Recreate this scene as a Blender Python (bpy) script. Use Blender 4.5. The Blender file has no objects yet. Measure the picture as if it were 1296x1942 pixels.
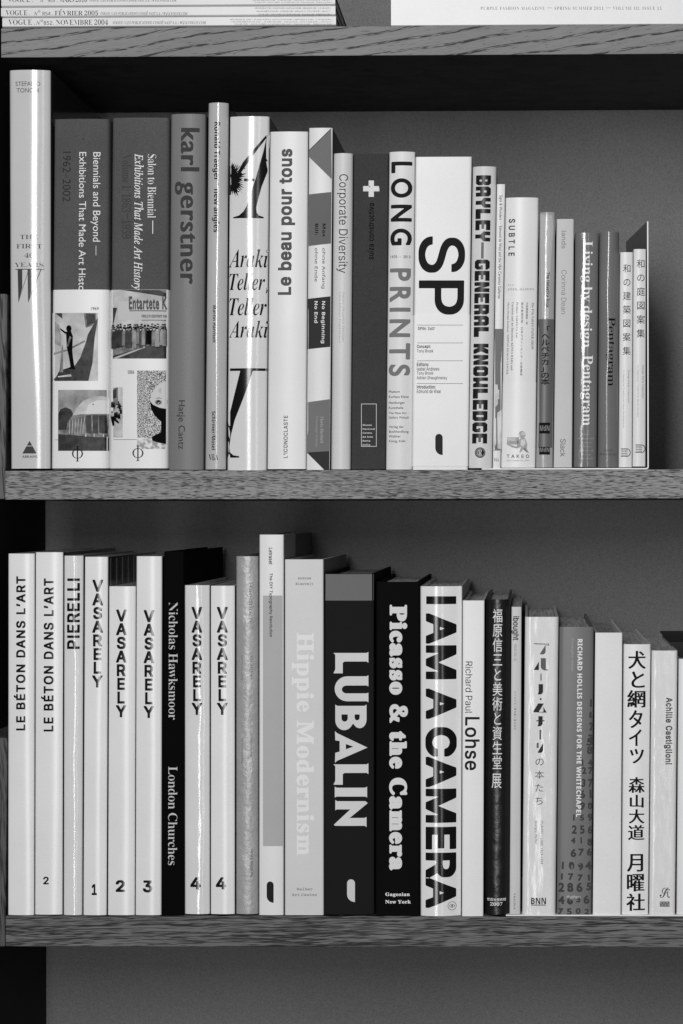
import bpy, bmesh, math, random, os
import numpy as np
from mathutils import Vector, Matrix, noise as mnoise
random.seed(7)
sc = bpy.context.scene
R = math.radians

# ------------------------------------------------------------------ camera
DIST, FPX = 1.95, 4430.0            # metres to the book fronts, focal length in photo pixels
W0, H0 = 1296.0, 1942.0
PPX, PPY = 915.0, 970.0
YAW, ROLL = R(1.1), R(-0.10)
cam = bpy.data.cameras.new('camera'); cam_o = bpy.data.objects.new('camera', cam)
sc.collection.objects.link(cam_o)
cam.sensor_fit = 'HORIZONTAL'; cam.sensor_width = 36; cam.lens = FPX / W0 * 36
cam.shift_x = (W0 / 2 - PPX) / W0; cam.shift_y = (PPY - H0 / 2) / W0
cam.clip_start = 0.05; cam.clip_end = 50
ROT = Matrix.Rotation(YAW, 3, 'Z') @ Matrix.Rotation(R(90), 3, 'X') @ Matrix.Rotation(ROLL, 3, 'Z')
cam_o.matrix_world = Matrix.Translation((0, -DIST, 0)) @ ROT.to_4x4()
sc.camera = cam_o

# ------------------------------------------------------------------ light
world = bpy.data.worlds.new('World'); sc.world = world; world.use_nodes = True
bg = world.node_tree.nodes['Background']
bg.inputs[0].default_value = (1, 1, 1, 1); bg.inputs[1].default_value = 0.03
def area(name, loc, target, sx, sy, power):
    l = bpy.data.lights.new(name, 'AREA'); l.shape = 'RECTANGLE'; l.size = sx; l.size_y = sy; l.energy = power
    o = bpy.data.objects.new(name, l); sc.collection.objects.link(o); o.location = loc
    o.rotation_euler = (Vector(target) - Vector(loc)).to_track_quat('-Z', 'Y').to_euler()
    return o
area('upper_window_light', (-0.38, -2.75, 0.92), (-0.25, 0, 0.92), 0.38, 1.2, 47)
area('lower_window_light', (-0.38, -2.75, -0.33), (-0.25, 0, -0.33), 0.30, 1.26, 14.5)
area('second_window_light', (0.42, -2.8, 0.25), (-0.1, 0, 0.05), 0.16, 2.2, 5)
sc.view_settings.view_transform = 'Standard'; sc.view_settings.look = 'None'
sc.view_settings.exposure = 0.0; sc.view_settings.gamma = 1.0
sc.view_settings.use_curve_mapping = False

# ------------------------------------------------------------------ pixel -> place on a plane of depth Y
def P(px, py, Y=0.0):
    d = ROT @ Vector(((px - PPX) / FPX, -(py - PPY) / FPX, -1.0))
    t = (Y + DIST) / d.y
    return Vector((d.x * t, Y, d.z * t))

# ------------------------------------------------------------------ materials
def lin(d):                          # tone wanted on the fronts -> base colour
    return min(0.90, 0.80 * (d / 0.83) ** 2.2)
MATS = {}
def new_mat(name):
    m = bpy.data.materials.new(name); m.use_nodes = True
    nt = m.node_tree
    return m, nt, nt.nodes['Principled BSDF'], nt.nodes.new, nt.links.new
def paper(d, kind='matte'):
    """kinds: matte, satin, gloss, film (plastic jacket), cloth, ink, gink (glossy ink), leather, foil, wrap"""
    key = (round(d, 3), kind)
    if key in MATS: return MATS[key]
    m, nt, b, N, L = new_mat('%s_%03d' % (kind, int(d * 100)))
    v = lin(d)
    tc = N('ShaderNodeTexCoord')
    n1 = N('ShaderNodeTexNoise'); n1.inputs['Scale'].default_value = 14; n1.inputs['Detail'].default_value = 5
    n1.inputs['Roughness'].default_value = 0.6
    L(tc.outputs['Object'], n1.inputs['Vector'])
    ramp = N('ShaderNodeMapRange'); ramp.inputs['From Min'].default_value = .3; ramp.inputs['From Max'].default_value = .7
    amp = .035 if kind not in ('cloth', 'leather', 'foil') else .10
    ramp.inputs['To Min'].default_value = v * (1 - amp); ramp.inputs['To Max'].default_value = v * (1 + amp)
    L(n1.outputs['Fac'], ramp.inputs['Value'])
    # fine fibre grain
    n2 = N('ShaderNodeTexNoise'); n2.inputs['Scale'].default_value = 1500; n2.inputs['Detail'].default_value = 2
    L(tc.outputs['Object'], n2.inputs['Vector'])
    mr = N('ShaderNodeMapRange'); mr.inputs['From Min'].default_value = .3; mr.inputs['From Max'].default_value = .7
    ga = {'cloth': .22, 'leather': .3, 'foil': .12}.get(kind, .035)
    mr.inputs['To Min'].default_value = 1 - ga; mr.inputs['To Max'].default_value = 1 + ga
    L(n2.outputs['Fac'], mr.inputs['Value'])
    mul = N('ShaderNodeMath'); mul.operation = 'MULTIPLY'
    L(ramp.outputs[0], mul.inputs[0]); L(mr.outputs[0], mul.inputs[1])
    last = mul.outputs[0]
    rough = {'matte': .55, 'satin': .36, 'gloss': .13, 'film': .135, 'lami': .2, 'crumple': .11, 'cloth': .85, 'ink': .8, 'gink': .14,
             'leather': .34, 'dead': .85, 'foil': .36, 'wrap': .16, 'fabric': .4}[kind]
    b.inputs['Roughness'].default_value = rough
    b.inputs['Specular IOR Level'].default_value = {'cloth': .08, 'dead': .08, 'fabric': .2, 'film': .5, 'lami': .32, 'crumple': .5, 'wrap': .4, 'foil': .6, 'ink': .06,
                                                   'gloss': .5, 'gink': .5, 'matte': .25, 'leather': .6}.get(kind, .35)
    def bump(scale, stretch, strength, dist, detail=3, prev=None):
        mp = N('ShaderNodeMapping'); mp.inputs['Scale'].default_value = stretch
        L(tc.outputs['Object'], mp.inputs['Vector'])
        n = N('ShaderNodeTexNoise'); n.inputs['Scale'].default_value = scale; n.inputs['Detail'].default_value = detail
        L(mp.outputs[0], n.inputs['Vector'])
        bp = N('ShaderNodeBump'); bp.inputs['Strength'].default_value = strength; bp.inputs['Distance'].default_value = dist
        L(n.outputs['Fac'], bp.inputs['Height'])
        if prev: L(prev.outputs[0], bp.inputs['Normal'])
        L(bp.outputs[0], b.inputs['Normal']); return bp
    if kind == 'cloth':
        p = bump(900, (1, 1, 2.4), .5, .0006); bump(900, (2.4, 1, 1), .5, .0006, prev=p)
    elif kind == 'leather':
        p = bump(50, (1, 1, 1.6), .6, .0024, 3); bump(520, (1, 1, 2.2), .4, .0004, 2, p)
    elif kind == 'foil':
        p = bump(70, (1, 1, 1), .6, .002, 4); bump(240, (1, 1, 1.2), .6, .0006, 3, p); b.inputs['Metallic'].default_value = .12
    elif kind == 'wrap':
        p = bump(34, (1.4, 1, .45), .6, .0022, 2); bump(150, (1.6, 1, .5), .4, .0005, 2, p)
    elif kind == 'film':
        bump(12, (1, 1, .25), .2, .001, 1)
    elif kind == 'crumple':
        p = bump(26, (1.6, 1, .35), .5, .0022, 3); bump(120, (1, 1, .5), .35, .0005, 2, p)
    elif kind == 'fabric':
        bump(1100, (1, 1, 1), .4, .0003, 1)
    elif kind in ('gloss', 'gink'):
        bump(20, (1, 1, .35), .12, .0012, 1)
    L(last, b.inputs['Base Color'])
    MATS[key] = m
    return m
def speckle(name, lo, hi, scale, detail=3, thr=(.42, .58), stretch=(1, 1, 1)):
    m, nt, b, N, L = new_mat(name)
    tc = N('ShaderNodeTexCoord'); mp = N('ShaderNodeMapping'); mp.inputs['Scale'].default_value = stretch
    L(tc.outputs['Object'], mp.inputs['Vector'])
    n = N('ShaderNodeTexNoise'); n.inputs['Scale'].default_value = scale; n.inputs['Detail'].default_value = detail
    L(mp.outputs[0], n.inputs['Vector'])
    r = N('ShaderNodeMapRange'); r.inputs['From Min'].default_value = thr[0]; r.inputs['From Max'].default_value = thr[1]
    r.inputs['To Min'].default_value = lin(lo); r.inputs['To Max'].default_value = lin(hi)
    L(n.outputs['Fac'], r.inputs['Value']); L(r.outputs[0], b.inputs['Base Color'])
    b.inputs['Roughness'].default_value = .5; b.inputs['Specular IOR Level'].default_value = .25
    return m
def page_mat(d=.80, name='page_edges'):
    m, nt, b, N, L = new_mat(name)
    tc = N('ShaderNodeTexCoord'); mp = N('ShaderNodeMapping'); mp.inputs['Scale'].default_value = (1, .02, .02)
    L(tc.outputs['Object'], mp.inputs['Vector'])
    n = N('ShaderNodeTexNoise'); n.inputs['Scale'].default_value = 900; n.inputs['Detail'].default_value = 3
    L(mp.outputs[0], n.inputs['Vector'])
    r = N('ShaderNodeMapRange'); r.inputs['From Min'].default_value = .35; r.inputs['From Max'].default_value = .65
    r.inputs['To Min'].default_value = lin(d * .72); r.inputs['To Max'].default_value = lin(d)
    L(n.outputs['Fac'], r.inputs['Value']); L(r.outputs[0], b.inputs['Base Color']); b.inputs['Roughness'].default_value = .8
    bp = N('ShaderNodeBump'); bp.inputs['Strength'].default_value = .6; bp.inputs['Distance'].default_value = .0006
    L(n.outputs['Fac'], bp.inputs['Height']); L(bp.outputs[0], b.inputs['Normal'])
    return m
def oak(name, light, dark, tilt, dash_x, dash_z, thr, wob, band, seed, along='X', bw=.55, lines=None):
    """brushed oak with open pores: short dark dashes along the grain, gathered in growth bands"""
    m, nt, b, N, L = new_mat(name)
    tc = N('ShaderNodeTexCoord')
    m0 = N('ShaderNodeMapping'); m0.inputs['Location'].default_value = (seed, seed * .37, seed * .71)
    m0.inputs['Rotation'].default_value = (0, R(tilt) if along == 'X' else R(90 + tilt), 0)
    L(tc.outputs['Object'], m0.inputs['Vector'])
    # slow warp of the grain direction
    nw = N('ShaderNodeTexNoise'); nw.inputs['Scale'].default_value = 9; nw.inputs['Detail'].default_value = 2
    L(m0.outputs[0], nw.inputs['Vector'])
    sub = N('ShaderNodeVectorMath'); sub.operation = 'SUBTRACT'; sub.inputs[1].default_value = (.5, .5, .5)
    L(nw.outputs['Color'], sub.inputs[0])
    sca = N('ShaderNodeVectorMath'); sca.operation = 'MULTIPLY'; sca.inputs[1].default_value = (0, 0, wob)
    L(sub.outputs[0], sca.inputs[0])
    add = N('ShaderNodeVectorMath'); add.operation = 'ADD'
    L(m0.outputs[0], add.inputs[0]); L(sca.outputs[0], add.inputs[1])
    def tex(sx, sz, detail, rough=.55, off=0.0):
        mp = N('ShaderNodeMapping'); mp.inputs['Scale'].default_value = (sx, sx, sz); mp.inputs['Location'].default_value = (off, off, off)
        L(add.outputs[0], mp.inputs['Vector'])
        n = N('ShaderNodeTexNoise'); n.inputs['Scale'].default_value = 1; n.inputs['Detail'].default_value = detail
        n.inputs['Roughness'].default_value = rough
        L(mp.outputs[0], n.inputs['Vector']); return n.outputs['Fac']
    pores = tex(dash_x, dash_z, 1.2)
    bands = tex(dash_x * .12, dash_z * band, 1.5, .5, 5.2)
    fine = tex(dash_x * .5, 2400, 3, .6, 9.1)
    tone = tex(4, 30, 3, .5, 3.3)
    mixp = N('ShaderNodeMath'); mixp.operation = 'MULTIPLY_ADD'; mixp.inputs[1].default_value = bw
    L(bands, mixp.inputs[0]); L(pores, mixp.inputs[2])
    rp = N('ShaderNodeMapRange'); rp.interpolation_type = 'SMOOTHSTEP'
    rp.inputs['From Min'].default_value = thr[0]; rp.inputs['From Max'].default_value = thr[1]
    L(mixp.outputs[0], rp.inputs['Value'])
    if lines:                                               # cathedral growth lines broken into pores
        freq, wid = lines
        sx = N('ShaderNodeSeparateXYZ'); L(add.outputs[0], sx.inputs[0])
        def mth(op, a, bb=None):
            q = N('ShaderNodeMath'); q.operation = op
            for k, v in enumerate((a, bb)):
                if v is None: continue
                if isinstance(v, (int, float)): q.inputs[k].default_value = v
                else: L(v, q.inputs[k])
            return q.outputs[0]
        f = mth('ABSOLUTE', mth('SUBTRACT', mth('FRACT', mth('MULTIPLY', sx.outputs[2], freq)), .5))
        r1 = N('ShaderNodeMapRange'); r1.interpolation_type = 'SMOOTHSTEP'
        r1.inputs['From Min'].default_value = wid; r1.inputs['From Max'].default_value = wid * .35
        L(f, r1.inputs['Value'])
        r2 = N('ShaderNodeMapRange'); r2.inputs['From Min'].default_value = .40; r2.inputs['From Max'].default_value = .56
        L(pores, r2.inputs['Value'])
        r3 = N('ShaderNodeMapRange'); r3.inputs['From Min'].default_value = .68; r3.inputs['From Max'].default_value = .74
        L(pores, r3.inputs['Value'])
        res_ = mth('MAXIMUM', mth('MULTIPLY', r1.outputs[0], r2.outputs[0]), mth('MULTIPLY', r3.outputs[0], .55))
        class _o: outputs = [res_]
        rp = _o
    rt = N('ShaderNodeMapRange'); rt.inputs['From Min'].default_value = .3; rt.inputs['From Max'].default_value = .7
    rt.inputs['To Min'].default_value = light * .84; rt.inputs['To Max'].default_value = light * 1.14
    L(tone, rt.inputs['Value'])
    rf = N('ShaderNodeMapRange'); rf.inputs['From Min'].default_value = .3; rf.inputs['From Max'].default_value = .7
    rf.inputs['To Min'].default_value = .8; rf.inputs['To Max'].default_value = 1.17
    L(fine, rf.inputs['Value'])
    mu = N('ShaderNodeMath'); mu.operation = 'MULTIPLY'; L(rt.outputs[0], mu.inputs[0]); L(rf.outputs[0], mu.inputs[1])
    mx = N('ShaderNodeMix'); mx.data_type = 'FLOAT'; mx.inputs['B'].default_value = dark
    L(mu.outputs[0], mx.inputs['A']); L(rp.outputs[0], mx.inputs['Factor'])
    L(mx.outputs[0], b.inputs['Base Color'])
    b.inputs['Roughness'].default_value = .62; b.inputs['Specular IOR Level'].default_value = .25
    inv = N('ShaderNodeMath'); inv.operation = 'SUBTRACT'; inv.inputs[0].default_value = 1; L(rp.outputs[0], inv.inputs[1])
    bp = N('ShaderNodeBump'); bp.inputs['Strength'].default_value = .5; bp.inputs['Distance'].default_value = .0004
    L(inv.outputs[0], bp.inputs['Height']); L(bp.outputs[0], b.inputs['Normal'])
    return m
def wall_mat(name, v):
    m, nt, b, N, L = new_mat(name)
    tc = N('ShaderNodeTexCoord')
    a = None
    for s, amp in ((6, .06), (1100, .24)):
        n = N('ShaderNodeTexNoise'); n.inputs['Scale'].default_value = s; n.inputs['Detail'].default_value = 3
        L(tc.outputs['Object'], n.inputs['Vector'])
        r = N('ShaderNodeMapRange'); r.inputs['From Min'].default_value = .3; r.inputs['From Max'].default_value = .7
        r.inputs['To Min'].default_value = 1 - amp; r.inputs['To Max'].default_value = 1 + amp
        L(n.outputs['Fac'], r.inputs['Value'])
        mu = N('ShaderNodeMath'); mu.operation = 'MULTIPLY'; mu.inputs[0].default_value = v
        if a: L(a, mu.inputs[0])
        L(r.outputs[0], mu.inputs[1]); a = mu.outputs[0]
    L(a, b.inputs['Base Color']); b.inputs['Roughness'].default_value = .7; b.inputs['Specular IOR Level'].default_value = .2
    return m

OAK_TOP = oak('brushed_oak_slanted_grain', .245, .03, 8, 110, 1300, (1.05, 1.15), .013, .07, 2.0, lines=(112, .16))
OAK_MID = oak('brushed_oak_short_pores', .30, .045, -1, 110, 2000, (.655, .725), .003, .2, 7.0, bw=.25)
OAK_LOW = oak('brushed_oak_long_streaks', .17, .022, 1, 60, 1900, (.74, .88), .005, .25, 13.0)
OAK_END = oak('brushed_oak_upright', .12, .03, 4, 50, 900, (.74, .94), .008, .4, 21.0, 'Z')
OAK_SHADED = oak('oak_underside_shade', .022, .010, 0, 40, 700, (.74, .92), .008, .4, 17.0)  # oak darkened to paint in the shade under the boards
WALL = wall_mat('painted_back_panel', .215)
BLACK = paper(.07, 'ink'); INK = paper(.10, 'ink'); GINK = paper(.10, 'gink'); WHITE = paper(.83, 'ink')
PAGES = page_mat(); PAGES_DARK = page_mat(.66, 'page_edges_grey')

# ------------------------------------------------------------------ mesh helpers
def link(name, me, mats, parent=None, smooth=None):
    o = bpy.data.objects.new(name, me); sc.collection.objects.link(o)
    for m in (mats if isinstance(mats, (list, tuple)) else [mats]): me.materials.append(m)
    if parent: o.parent = parent; o.matrix_parent_inverse = parent.matrix_world.inverted()
    if smooth is not None:
        for p in me.polygons: p.use_smooth = True
        me.set_sharp_from_angle(angle=smooth)
    return o
def tag(o, label=None, cat=None, group=None, kind=None):
    for k, v in (('label', label), ('category', cat), ('group', group), ('kind', kind)):
        if v: o[k] = v
    return o
def empty(name, loc):
    o = bpy.data.objects.new(name, None); sc.collection.objects.link(o); o.location = loc
    o.empty_display_size = .01; o.matrix_world = Matrix.Translation(loc); return o
def box_mesh(name, lo, hi, bevel=0.0, seg=2):
    bm = bmesh.new(); bmesh.ops.create_cube(bm, size=1)
    for v in bm.verts:
        v.co = Vector([(lo[i] + hi[i]) / 2 + v.co[i] * (hi[i] - lo[i]) for i in range(3)])
    if bevel: bmesh.ops.bevel(bm, geom=bm.edges[:], offset=bevel, segments=seg, affect='EDGES', profile=.6)
    me = bpy.data.meshes.new(name); bm.to_mesh(me); bm.free(); return me

# ------------------------------------------------------------------ the shelving
DEPTH = DIST * (1 / .876 - 1)
def board(name, yt, yb, x0, mat, label):
    a, c = P(x0, yt), P(900, yb)
    zt = (P(20, yt).z + P(1280, yt - 8 * (yt < 200)).z) / 2
    lo = (a.x, .0015, P(650, yb).z); hi = (P(1640, yt).x, DEPTH - .002, P(650, yt).z)
    o = link(name, box_mesh(name, lo, hi, .0008), [mat, OAK_SHADED])
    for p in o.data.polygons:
        if p.normal.z < -.9: p.material_index = 1          # underside, its shade put into the oak colour
    tag(o, label, 'shelf'); o['group'] = 'oak shelf boards'
    return o
board('shelf_board', 48.5, 104.5, 1, OAK_TOP, 'oak shelf board carrying the magazines, highest of the boards')
board('shelf_board', 891.4, 946.5, 8.7, OAK_MID, 'oak shelf board with short dark pores, midway between the two rows of books')
board('shelf_board', 1738.8, 1797, 9.5, OAK_LOW, 'darker oak shelf board with wavy streaks, lowest of the boards')
def upright(ytop, ybot, label):
    a, c = P(-60, ytop), P(9, ybot)
    bm = bmesh.new()
    xs = (P(-60, ytop).x, P(12.4, ytop).x, P(8.2, ybot).x, P(-60, ybot).x)
    zs = (P(5, ytop).z, P(5, ytop).z, P(5, ybot).z, P(5, ybot).z)
    f = [bm.verts.new((x, .001, z)) for x, z in zip(xs, zs)]; k = [bm.verts.new((x, DEPTH * .9, z)) for x, z in zip(xs, zs)]
    bm.faces.new(f); bm.faces.new(k[::-1])
    for i in range(4): bm.faces.new((f[i], k[i], k[(i + 1) % 4], f[(i + 1) % 4]))
    bmesh.ops.recalc_face_normals(bm, faces=bm.faces[:])
    bmesh.ops.bevel(bm, geom=bm.edges[:], offset=.0006, segments=2, affect='EDGES')
    me = bpy.data.meshes.new('oak_upright'); bm.to_mesh(me); bm.free()
    return tag(link('oak_upright', me, OAK_END), label, 'upright', 'oak uprights at the left edge')
upright(557, 946, 'narrow oak upright beside the tall pale book with a stacked serif title')
upright(1400, 1796, 'narrow oak upright at the left end of the darker lowest board')
bw = link('back_wall', box_mesh('back_wall', (-1.2, DEPTH, -1.2), (1.6, DEPTH + .02, 1.0)), WALL); tag(bw, kind='structure')
sp = link('side_panel', box_mesh('side_panel', (P(-140, 0).x, -.01, -1.2), (P(-44, 0).x, DEPTH - .001, 1.0)), paper(.21, 'dead'))
tag(sp, 'black side panel of the bookcase in deep shadow', 'panel')

# ------------------------------------------------------------------ lettering
FD = bpy.utils.system_resource('DATAFILES', path='fonts') or ''
FONTS = {}
def vfont(fn):
    if fn not in FONTS:
        try: FONTS[fn] = bpy.data.fonts.load(os.path.join(FD, fn))
        except Exception: FONTS[fn] = None
    return FONTS[fn]
MATH = 'NotoSansMath-Regular.woff2'
FK = {'B': (None, None), 'I': ('Inter.woff2', None), 'J': (None, None), 'D': ('DejaVuSansMono.woff2', None),
      'S': (MATH, (0x1D400, 0x1D41A, 0x1D7CE)), 'IT': (MATH, (0x1D434, 0x1D44E, None)), 'BI': (MATH, (0x1D468, 0x1D482, None)),
      'M': (MATH, (0x1D670, 0x1D68A, 0x1D7F6)), 'SB': (MATH, (0x1D5D4, 0x1D5EE, 0x1D7EC)), 'N': (MATH, None)}
def rect4(x0, y0, x1, y1): return np.array([(x0, y0), (x1, y0), (x1, y1), (x0, y1)], float)
def mapc(c, mp):
    if not mp: return c
    if 'A' <= c <= 'Z': return chr(mp[0] + ord(c) - 65)
    if 'a' <= c <= 'z':
        k = mp[1] + ord(c) - 97
        return '\u210E' if k == 0x1D455 else chr(k)
    if c.isdigit() and mp[2]: return chr(mp[2] + int(c))
    return c
FSC = {}
CUSTOM = {'\u2014': ([rect4(.04, .265, .96, .31)], 1.0), '\u2013': ([rect4(.02, .265, .48, .31)], .5), '\u00b7': ([rect4(.10, .28, .22, .42)], .32),
          '\u00b0': ([np.array([(.2 + r_ * math.cos(R(a)), .55 + r_ * math.sin(R(a))) for a in range(0, 360, 30)]) for r_ in (.15, .10)], .4)}
def raw_loops(fk, s, res=6):
    if fk not in FSC:
        FSC[fk] = 1.0
        if fk in 'IJ':
            q = raw_loops(fk, 'H' if fk == 'I' else '\u56fd'); q = np.concatenate(q)
            FSC[fk] = (.72 if fk == 'I' else .92) / (q[:, 1].max() - q[:, 1].min())
    k = FSC[fk]
    return [l * k for l in raw_loops_(fk, s, res)]
def raw_loops_(fk, s, res=6):
    fn, mp = FK[fk]
    c = bpy.data.curves.new('g', 'FONT'); c.body = s; c.fill_mode = 'NONE'; c.resolution_u = res
    f = vfont(fn) if fn else None
    if f: c.font = f
    o = bpy.data.objects.new('g', c); me = bpy.data.meshes.new_from_object(o)
    co = np.array([v.co[:2] for v in me.vertices]) if len(me.vertices) else np.zeros((0, 2))
    nxt = {}
    for e in me.edges: nxt.setdefault(e.vertices[0], []).append(e.vertices[1]); nxt.setdefault(e.vertices[1], []).append(e.vertices[0])
    seen = set(); loops = []
    for st in range(len(co)):
        if st in seen or st not in nxt: continue
        lp = [st]; seen.add(st); cur = st
        while True:
            cand = [q for q in nxt[cur] if q not in seen]
            if not cand: break
            cand.sort(key=lambda q: (q != cur + 1, q)); cur = cand[0]; seen.add(cur); lp.append(cur)
        if len(lp) > 2: loops.append(co[lp])
    bpy.data.objects.remove(o); bpy.data.curves.remove(c); bpy.data.meshes.remove(me)
    return loops
def contour(loops, w, wy, res, sharp=False):
    """grow (w>0) or thin the strokes by w em across and wy em up-down: signed distance field, then marching squares"""
    ky = 1.0
    if wy is not None and abs(wy) > 1e-6: ky = max(.12, min(8, abs(w) / abs(wy)))
    elif wy is not None: ky = 8
    A = np.concatenate([l for l in loops]); Bn = np.concatenate([np.roll(l, -1, 0) for l in loops])
    A = A * (1, ky); Bn = Bn * (1, ky)
    pad = abs(w) + 3.0 / res
    lo = A.min(0) - pad; hi = A.max(0) + pad
    nx = int((hi[0] - lo[0]) * res) + 2; ny = int((hi[1] - lo[1]) * res / max(1, ky * .6)) + 2
    gx = np.linspace(lo[0], hi[0], nx); gy = np.linspace(lo[1], hi[1], ny)
    X, Y = np.meshgrid(gx, gy); X = X.ravel()[:, None]; Y = Y.ravel()[:, None]
    D = np.full(X.shape[0], 1e9); DM = np.full(X.shape[0], 1e9); Wn = np.zeros(X.shape[0])
    for i in range(0, len(A), 60):
        a = A[i:i + 60]; b = Bn[i:i + 60]; d = b - a; l2 = (d ** 2).sum(1) + 1e-12
        t = ((X - a[:, 0]) * d[:, 0] + (Y - a[:, 1]) * d[:, 1]) / l2; t = np.clip(t, 0, 1)
        dd = (X - a[:, 0] - t * d[:, 0]) ** 2 + (Y - a[:, 1] - t * d[:, 1]) ** 2
        D = np.minimum(D, dd.min(1))
        if sharp:                                       # box distance keeps square stroke ends square
            ex = X - a[:, 0]; ey = Y - a[:, 1]; dx = np.where(np.abs(d[:, 0]) < 1e-9, 1e-9, d[:, 0]); dy = np.where(np.abs(d[:, 1]) < 1e-9, 1e-9, d[:, 1])
            sm = d[:, 0] + d[:, 1]; df = d[:, 0] - d[:, 1]
            sm = np.where(np.abs(sm) < 1e-9, 1e-9, sm); df = np.where(np.abs(df) < 1e-9, 1e-9, df)
            for tt in (0 * ex, 0 * ex + 1, ex / dx, ey / dy, (ex + ey) / sm, (ex - ey) / df):
                tt = np.clip(tt, 0, 1)
                DM = np.minimum(DM, np.maximum(np.abs(ex - tt * d[:, 0]), np.abs(ey - tt * d[:, 1])).min(1))
        cr = d[:, 0] * (Y - a[:, 1]) - d[:, 1] * (X - a[:, 0])
        Wn += (((a[:, 1] <= Y) & (b[:, 1] > Y) & (cr > 0)).sum(1).astype(float) - ((a[:, 1] > Y) & (b[:, 1] <= Y) & (cr < 0)).sum(1))
    D = np.sqrt(D)
    if sharp: D = np.maximum(DM, D / 1.22)
    F = np.where(np.abs(Wn) > .5, -1, 1) * D - w
    F = F.reshape(ny, nx); F[F == 0] = 1e-9
    segs = {}
    def pt(e):
        k, i, j = e
        if k == 0: t = F[j, i] / (F[j, i] - F[j, i + 1]); return (gx[i] + t * (gx[i + 1] - gx[i]), gy[j] / ky)
        t = F[j, i] / (F[j, i] - F[j + 1, i]); return (gx[i], (gy[j] + t * (gy[j + 1] - gy[j])) / ky)
    ins = F < 0
    cells = np.argwhere((ins[:-1, :-1] != ins[1:, :-1]) | (ins[:-1, :-1] != ins[:-1, 1:]) | (ins[:-1, :-1] != ins[1:, 1:]))
    for j, i in cells:
        c = (ins[j, i], ins[j, i + 1], ins[j + 1, i + 1], ins[j + 1, i])
        ed = ((0, i, j), (1, i + 1, j), (0, i, j + 1), (1, i, j))
        cr = [k for k in range(4) if c[k] != c[(k + 1) % 4]]
        prs = []
        if len(cr) == 2: prs = [(cr[0], cr[1])]
        elif len(cr) == 4: prs = [(0, 1), (2, 3)] if c[1] else [(3, 0), (1, 2)]
        for p, q in prs:
            segs.setdefault(ed[p], []).append(ed[q]); segs.setdefault(ed[q], []).append(ed[p])
    out = []; seen = set()
    for st in segs:
        if st in seen: continue
        lp = [st]; seen.add(st); cur = st
        while True:
            cand = [q for q in segs[cur] if q not in seen]
            if not cand: break
            cur = cand[0]; seen.add(cur); lp.append(cur)
        if len(lp) > 5:
            L = np.array([pt(e) for e in lp]); out.append(simplify(L, .12 / res))
    return out
def simplify(L, tol):
    n = len(L); far = int(np.argmax(((L - L[0]) ** 2).sum(1)))
    keep = {0, far}
    stack = [(0, far), (far, n)]
    Lc = np.vstack([L, L[:1]])
    while stack:
        a, b = stack.pop()
        if b - a < 2: continue
        p, q = Lc[a], Lc[b]; d = q - p; ln = math.hypot(*d) + 1e-12
        s = Lc[a + 1:b] - p
        ds = np.abs(d[0] * s[:, 1] - d[1] * s[:, 0]) / ln
        k = int(np.argmax(ds))
        if ds[k] > tol: keep.add(a + 1 + k); stack += [(a, a + 1 + k), (a + 1 + k, b)]
    return Lc[sorted(k for k in keep if k < n)]
GL = {}
def glyph(fk, ch, w, wy, res):
    key = (fk, ch, w, wy, res)
    if key in GL: return GL[key]
    if fk == 'I' and ch == 'I':
        e = .046 + w * 1.22
        GL[key] = ([rect4(.11 - e + .02, -w, .11 + e + .02, .72 + w)], .26); return GL[key]
    if ch in CUSTOM:
        lp, adv = CUSTOM[ch]; GL[key] = (lp, adv); return GL[key]
    mp = FK[fk][1]; acc = None; c0 = ch
    if fk == 'I': w = w * 1.22
    if mp and ch in 'ÉéÓóö':
        acc = ch; c0 = {'É': 'E', 'é': 'e', 'Ó': 'O', 'ó': 'o', 'ö': 'o'}[ch]
    g = mapc(c0, mp)
    bar = raw_loops(fk, 'l'); bx = min(l[:, 0].min() for l in bar)
    adv = min(raw_loops(fk, g + 'l')[-1][:, 0].min(), 9) - bx if ch != ' ' else None
    if adv is None:
        b2 = raw_loops(fk, 'l l'); b1 = raw_loops(fk, 'll')
        adv = max(l[:, 0].min() for l in b2) - max(l[:, 0].min() for l in b1)
        if fk == 'I' and w > .0465: adv *= .6
        GL[key] = ([], adv); return GL[key]
    loops = raw_loops(fk, g, 10 if res > 100 else 5)
    if acc:
        ym = max(l[:, 1].max() for l in loops); xm = np.mean([l[:, 0].mean() for l in loops])
        loops.append(np.array([(xm - .06, ym + .05), (xm + .02, ym + .05), (xm + .13, ym + .2), (xm + .02, ym + .2)]))
    need = fk == 'I' or abs(w) > 1e-6 or (wy and abs(wy) > 1e-6)
    if need and loops: loops = contour(loops, w if abs(w) > 1e-6 else 1e-4, wy, res, fk == 'I' and w > .008)
    GL[key] = (loops, adv); return GL[key]
def layout(s, fk, w, wy, res, spacing, lead, align, stack, kern=None):
    allL = []
    if stack:
        y = 0
        for ch in s:
            if ch in ' \u3000': y -= lead * .5; continue
            lp, adv = glyph(fk, ch, w, wy, res)
            x = -(adv / 2) if stack == 'em' else -(min(l[:, 0].min() for l in lp) + max(l[:, 0].max() for l in lp)) / 2
            allL += [l + (x, y) for l in lp]; y -= lead
        return allL
    lines = []
    for ln in s.split('\n'):
        x = 0; cur = []
        for ch in ln:
            lp, adv = glyph(fk, ch, w, wy, res)
            cur += [l + (x, 0) for l in lp]; x += adv + spacing + 2 * w * (1.22 if fk == 'I' else 1)
        lines.append((cur, x - spacing))
    mw = max(l[1] for l in lines)
    for i, (cur, wd) in enumerate(lines):
        dx = {'L': 0, 'C': (mw - wd) / 2, 'R': mw - wd}[align]
        allL += [l + (dx, -i * lead) for l in cur]
    return allL
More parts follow.
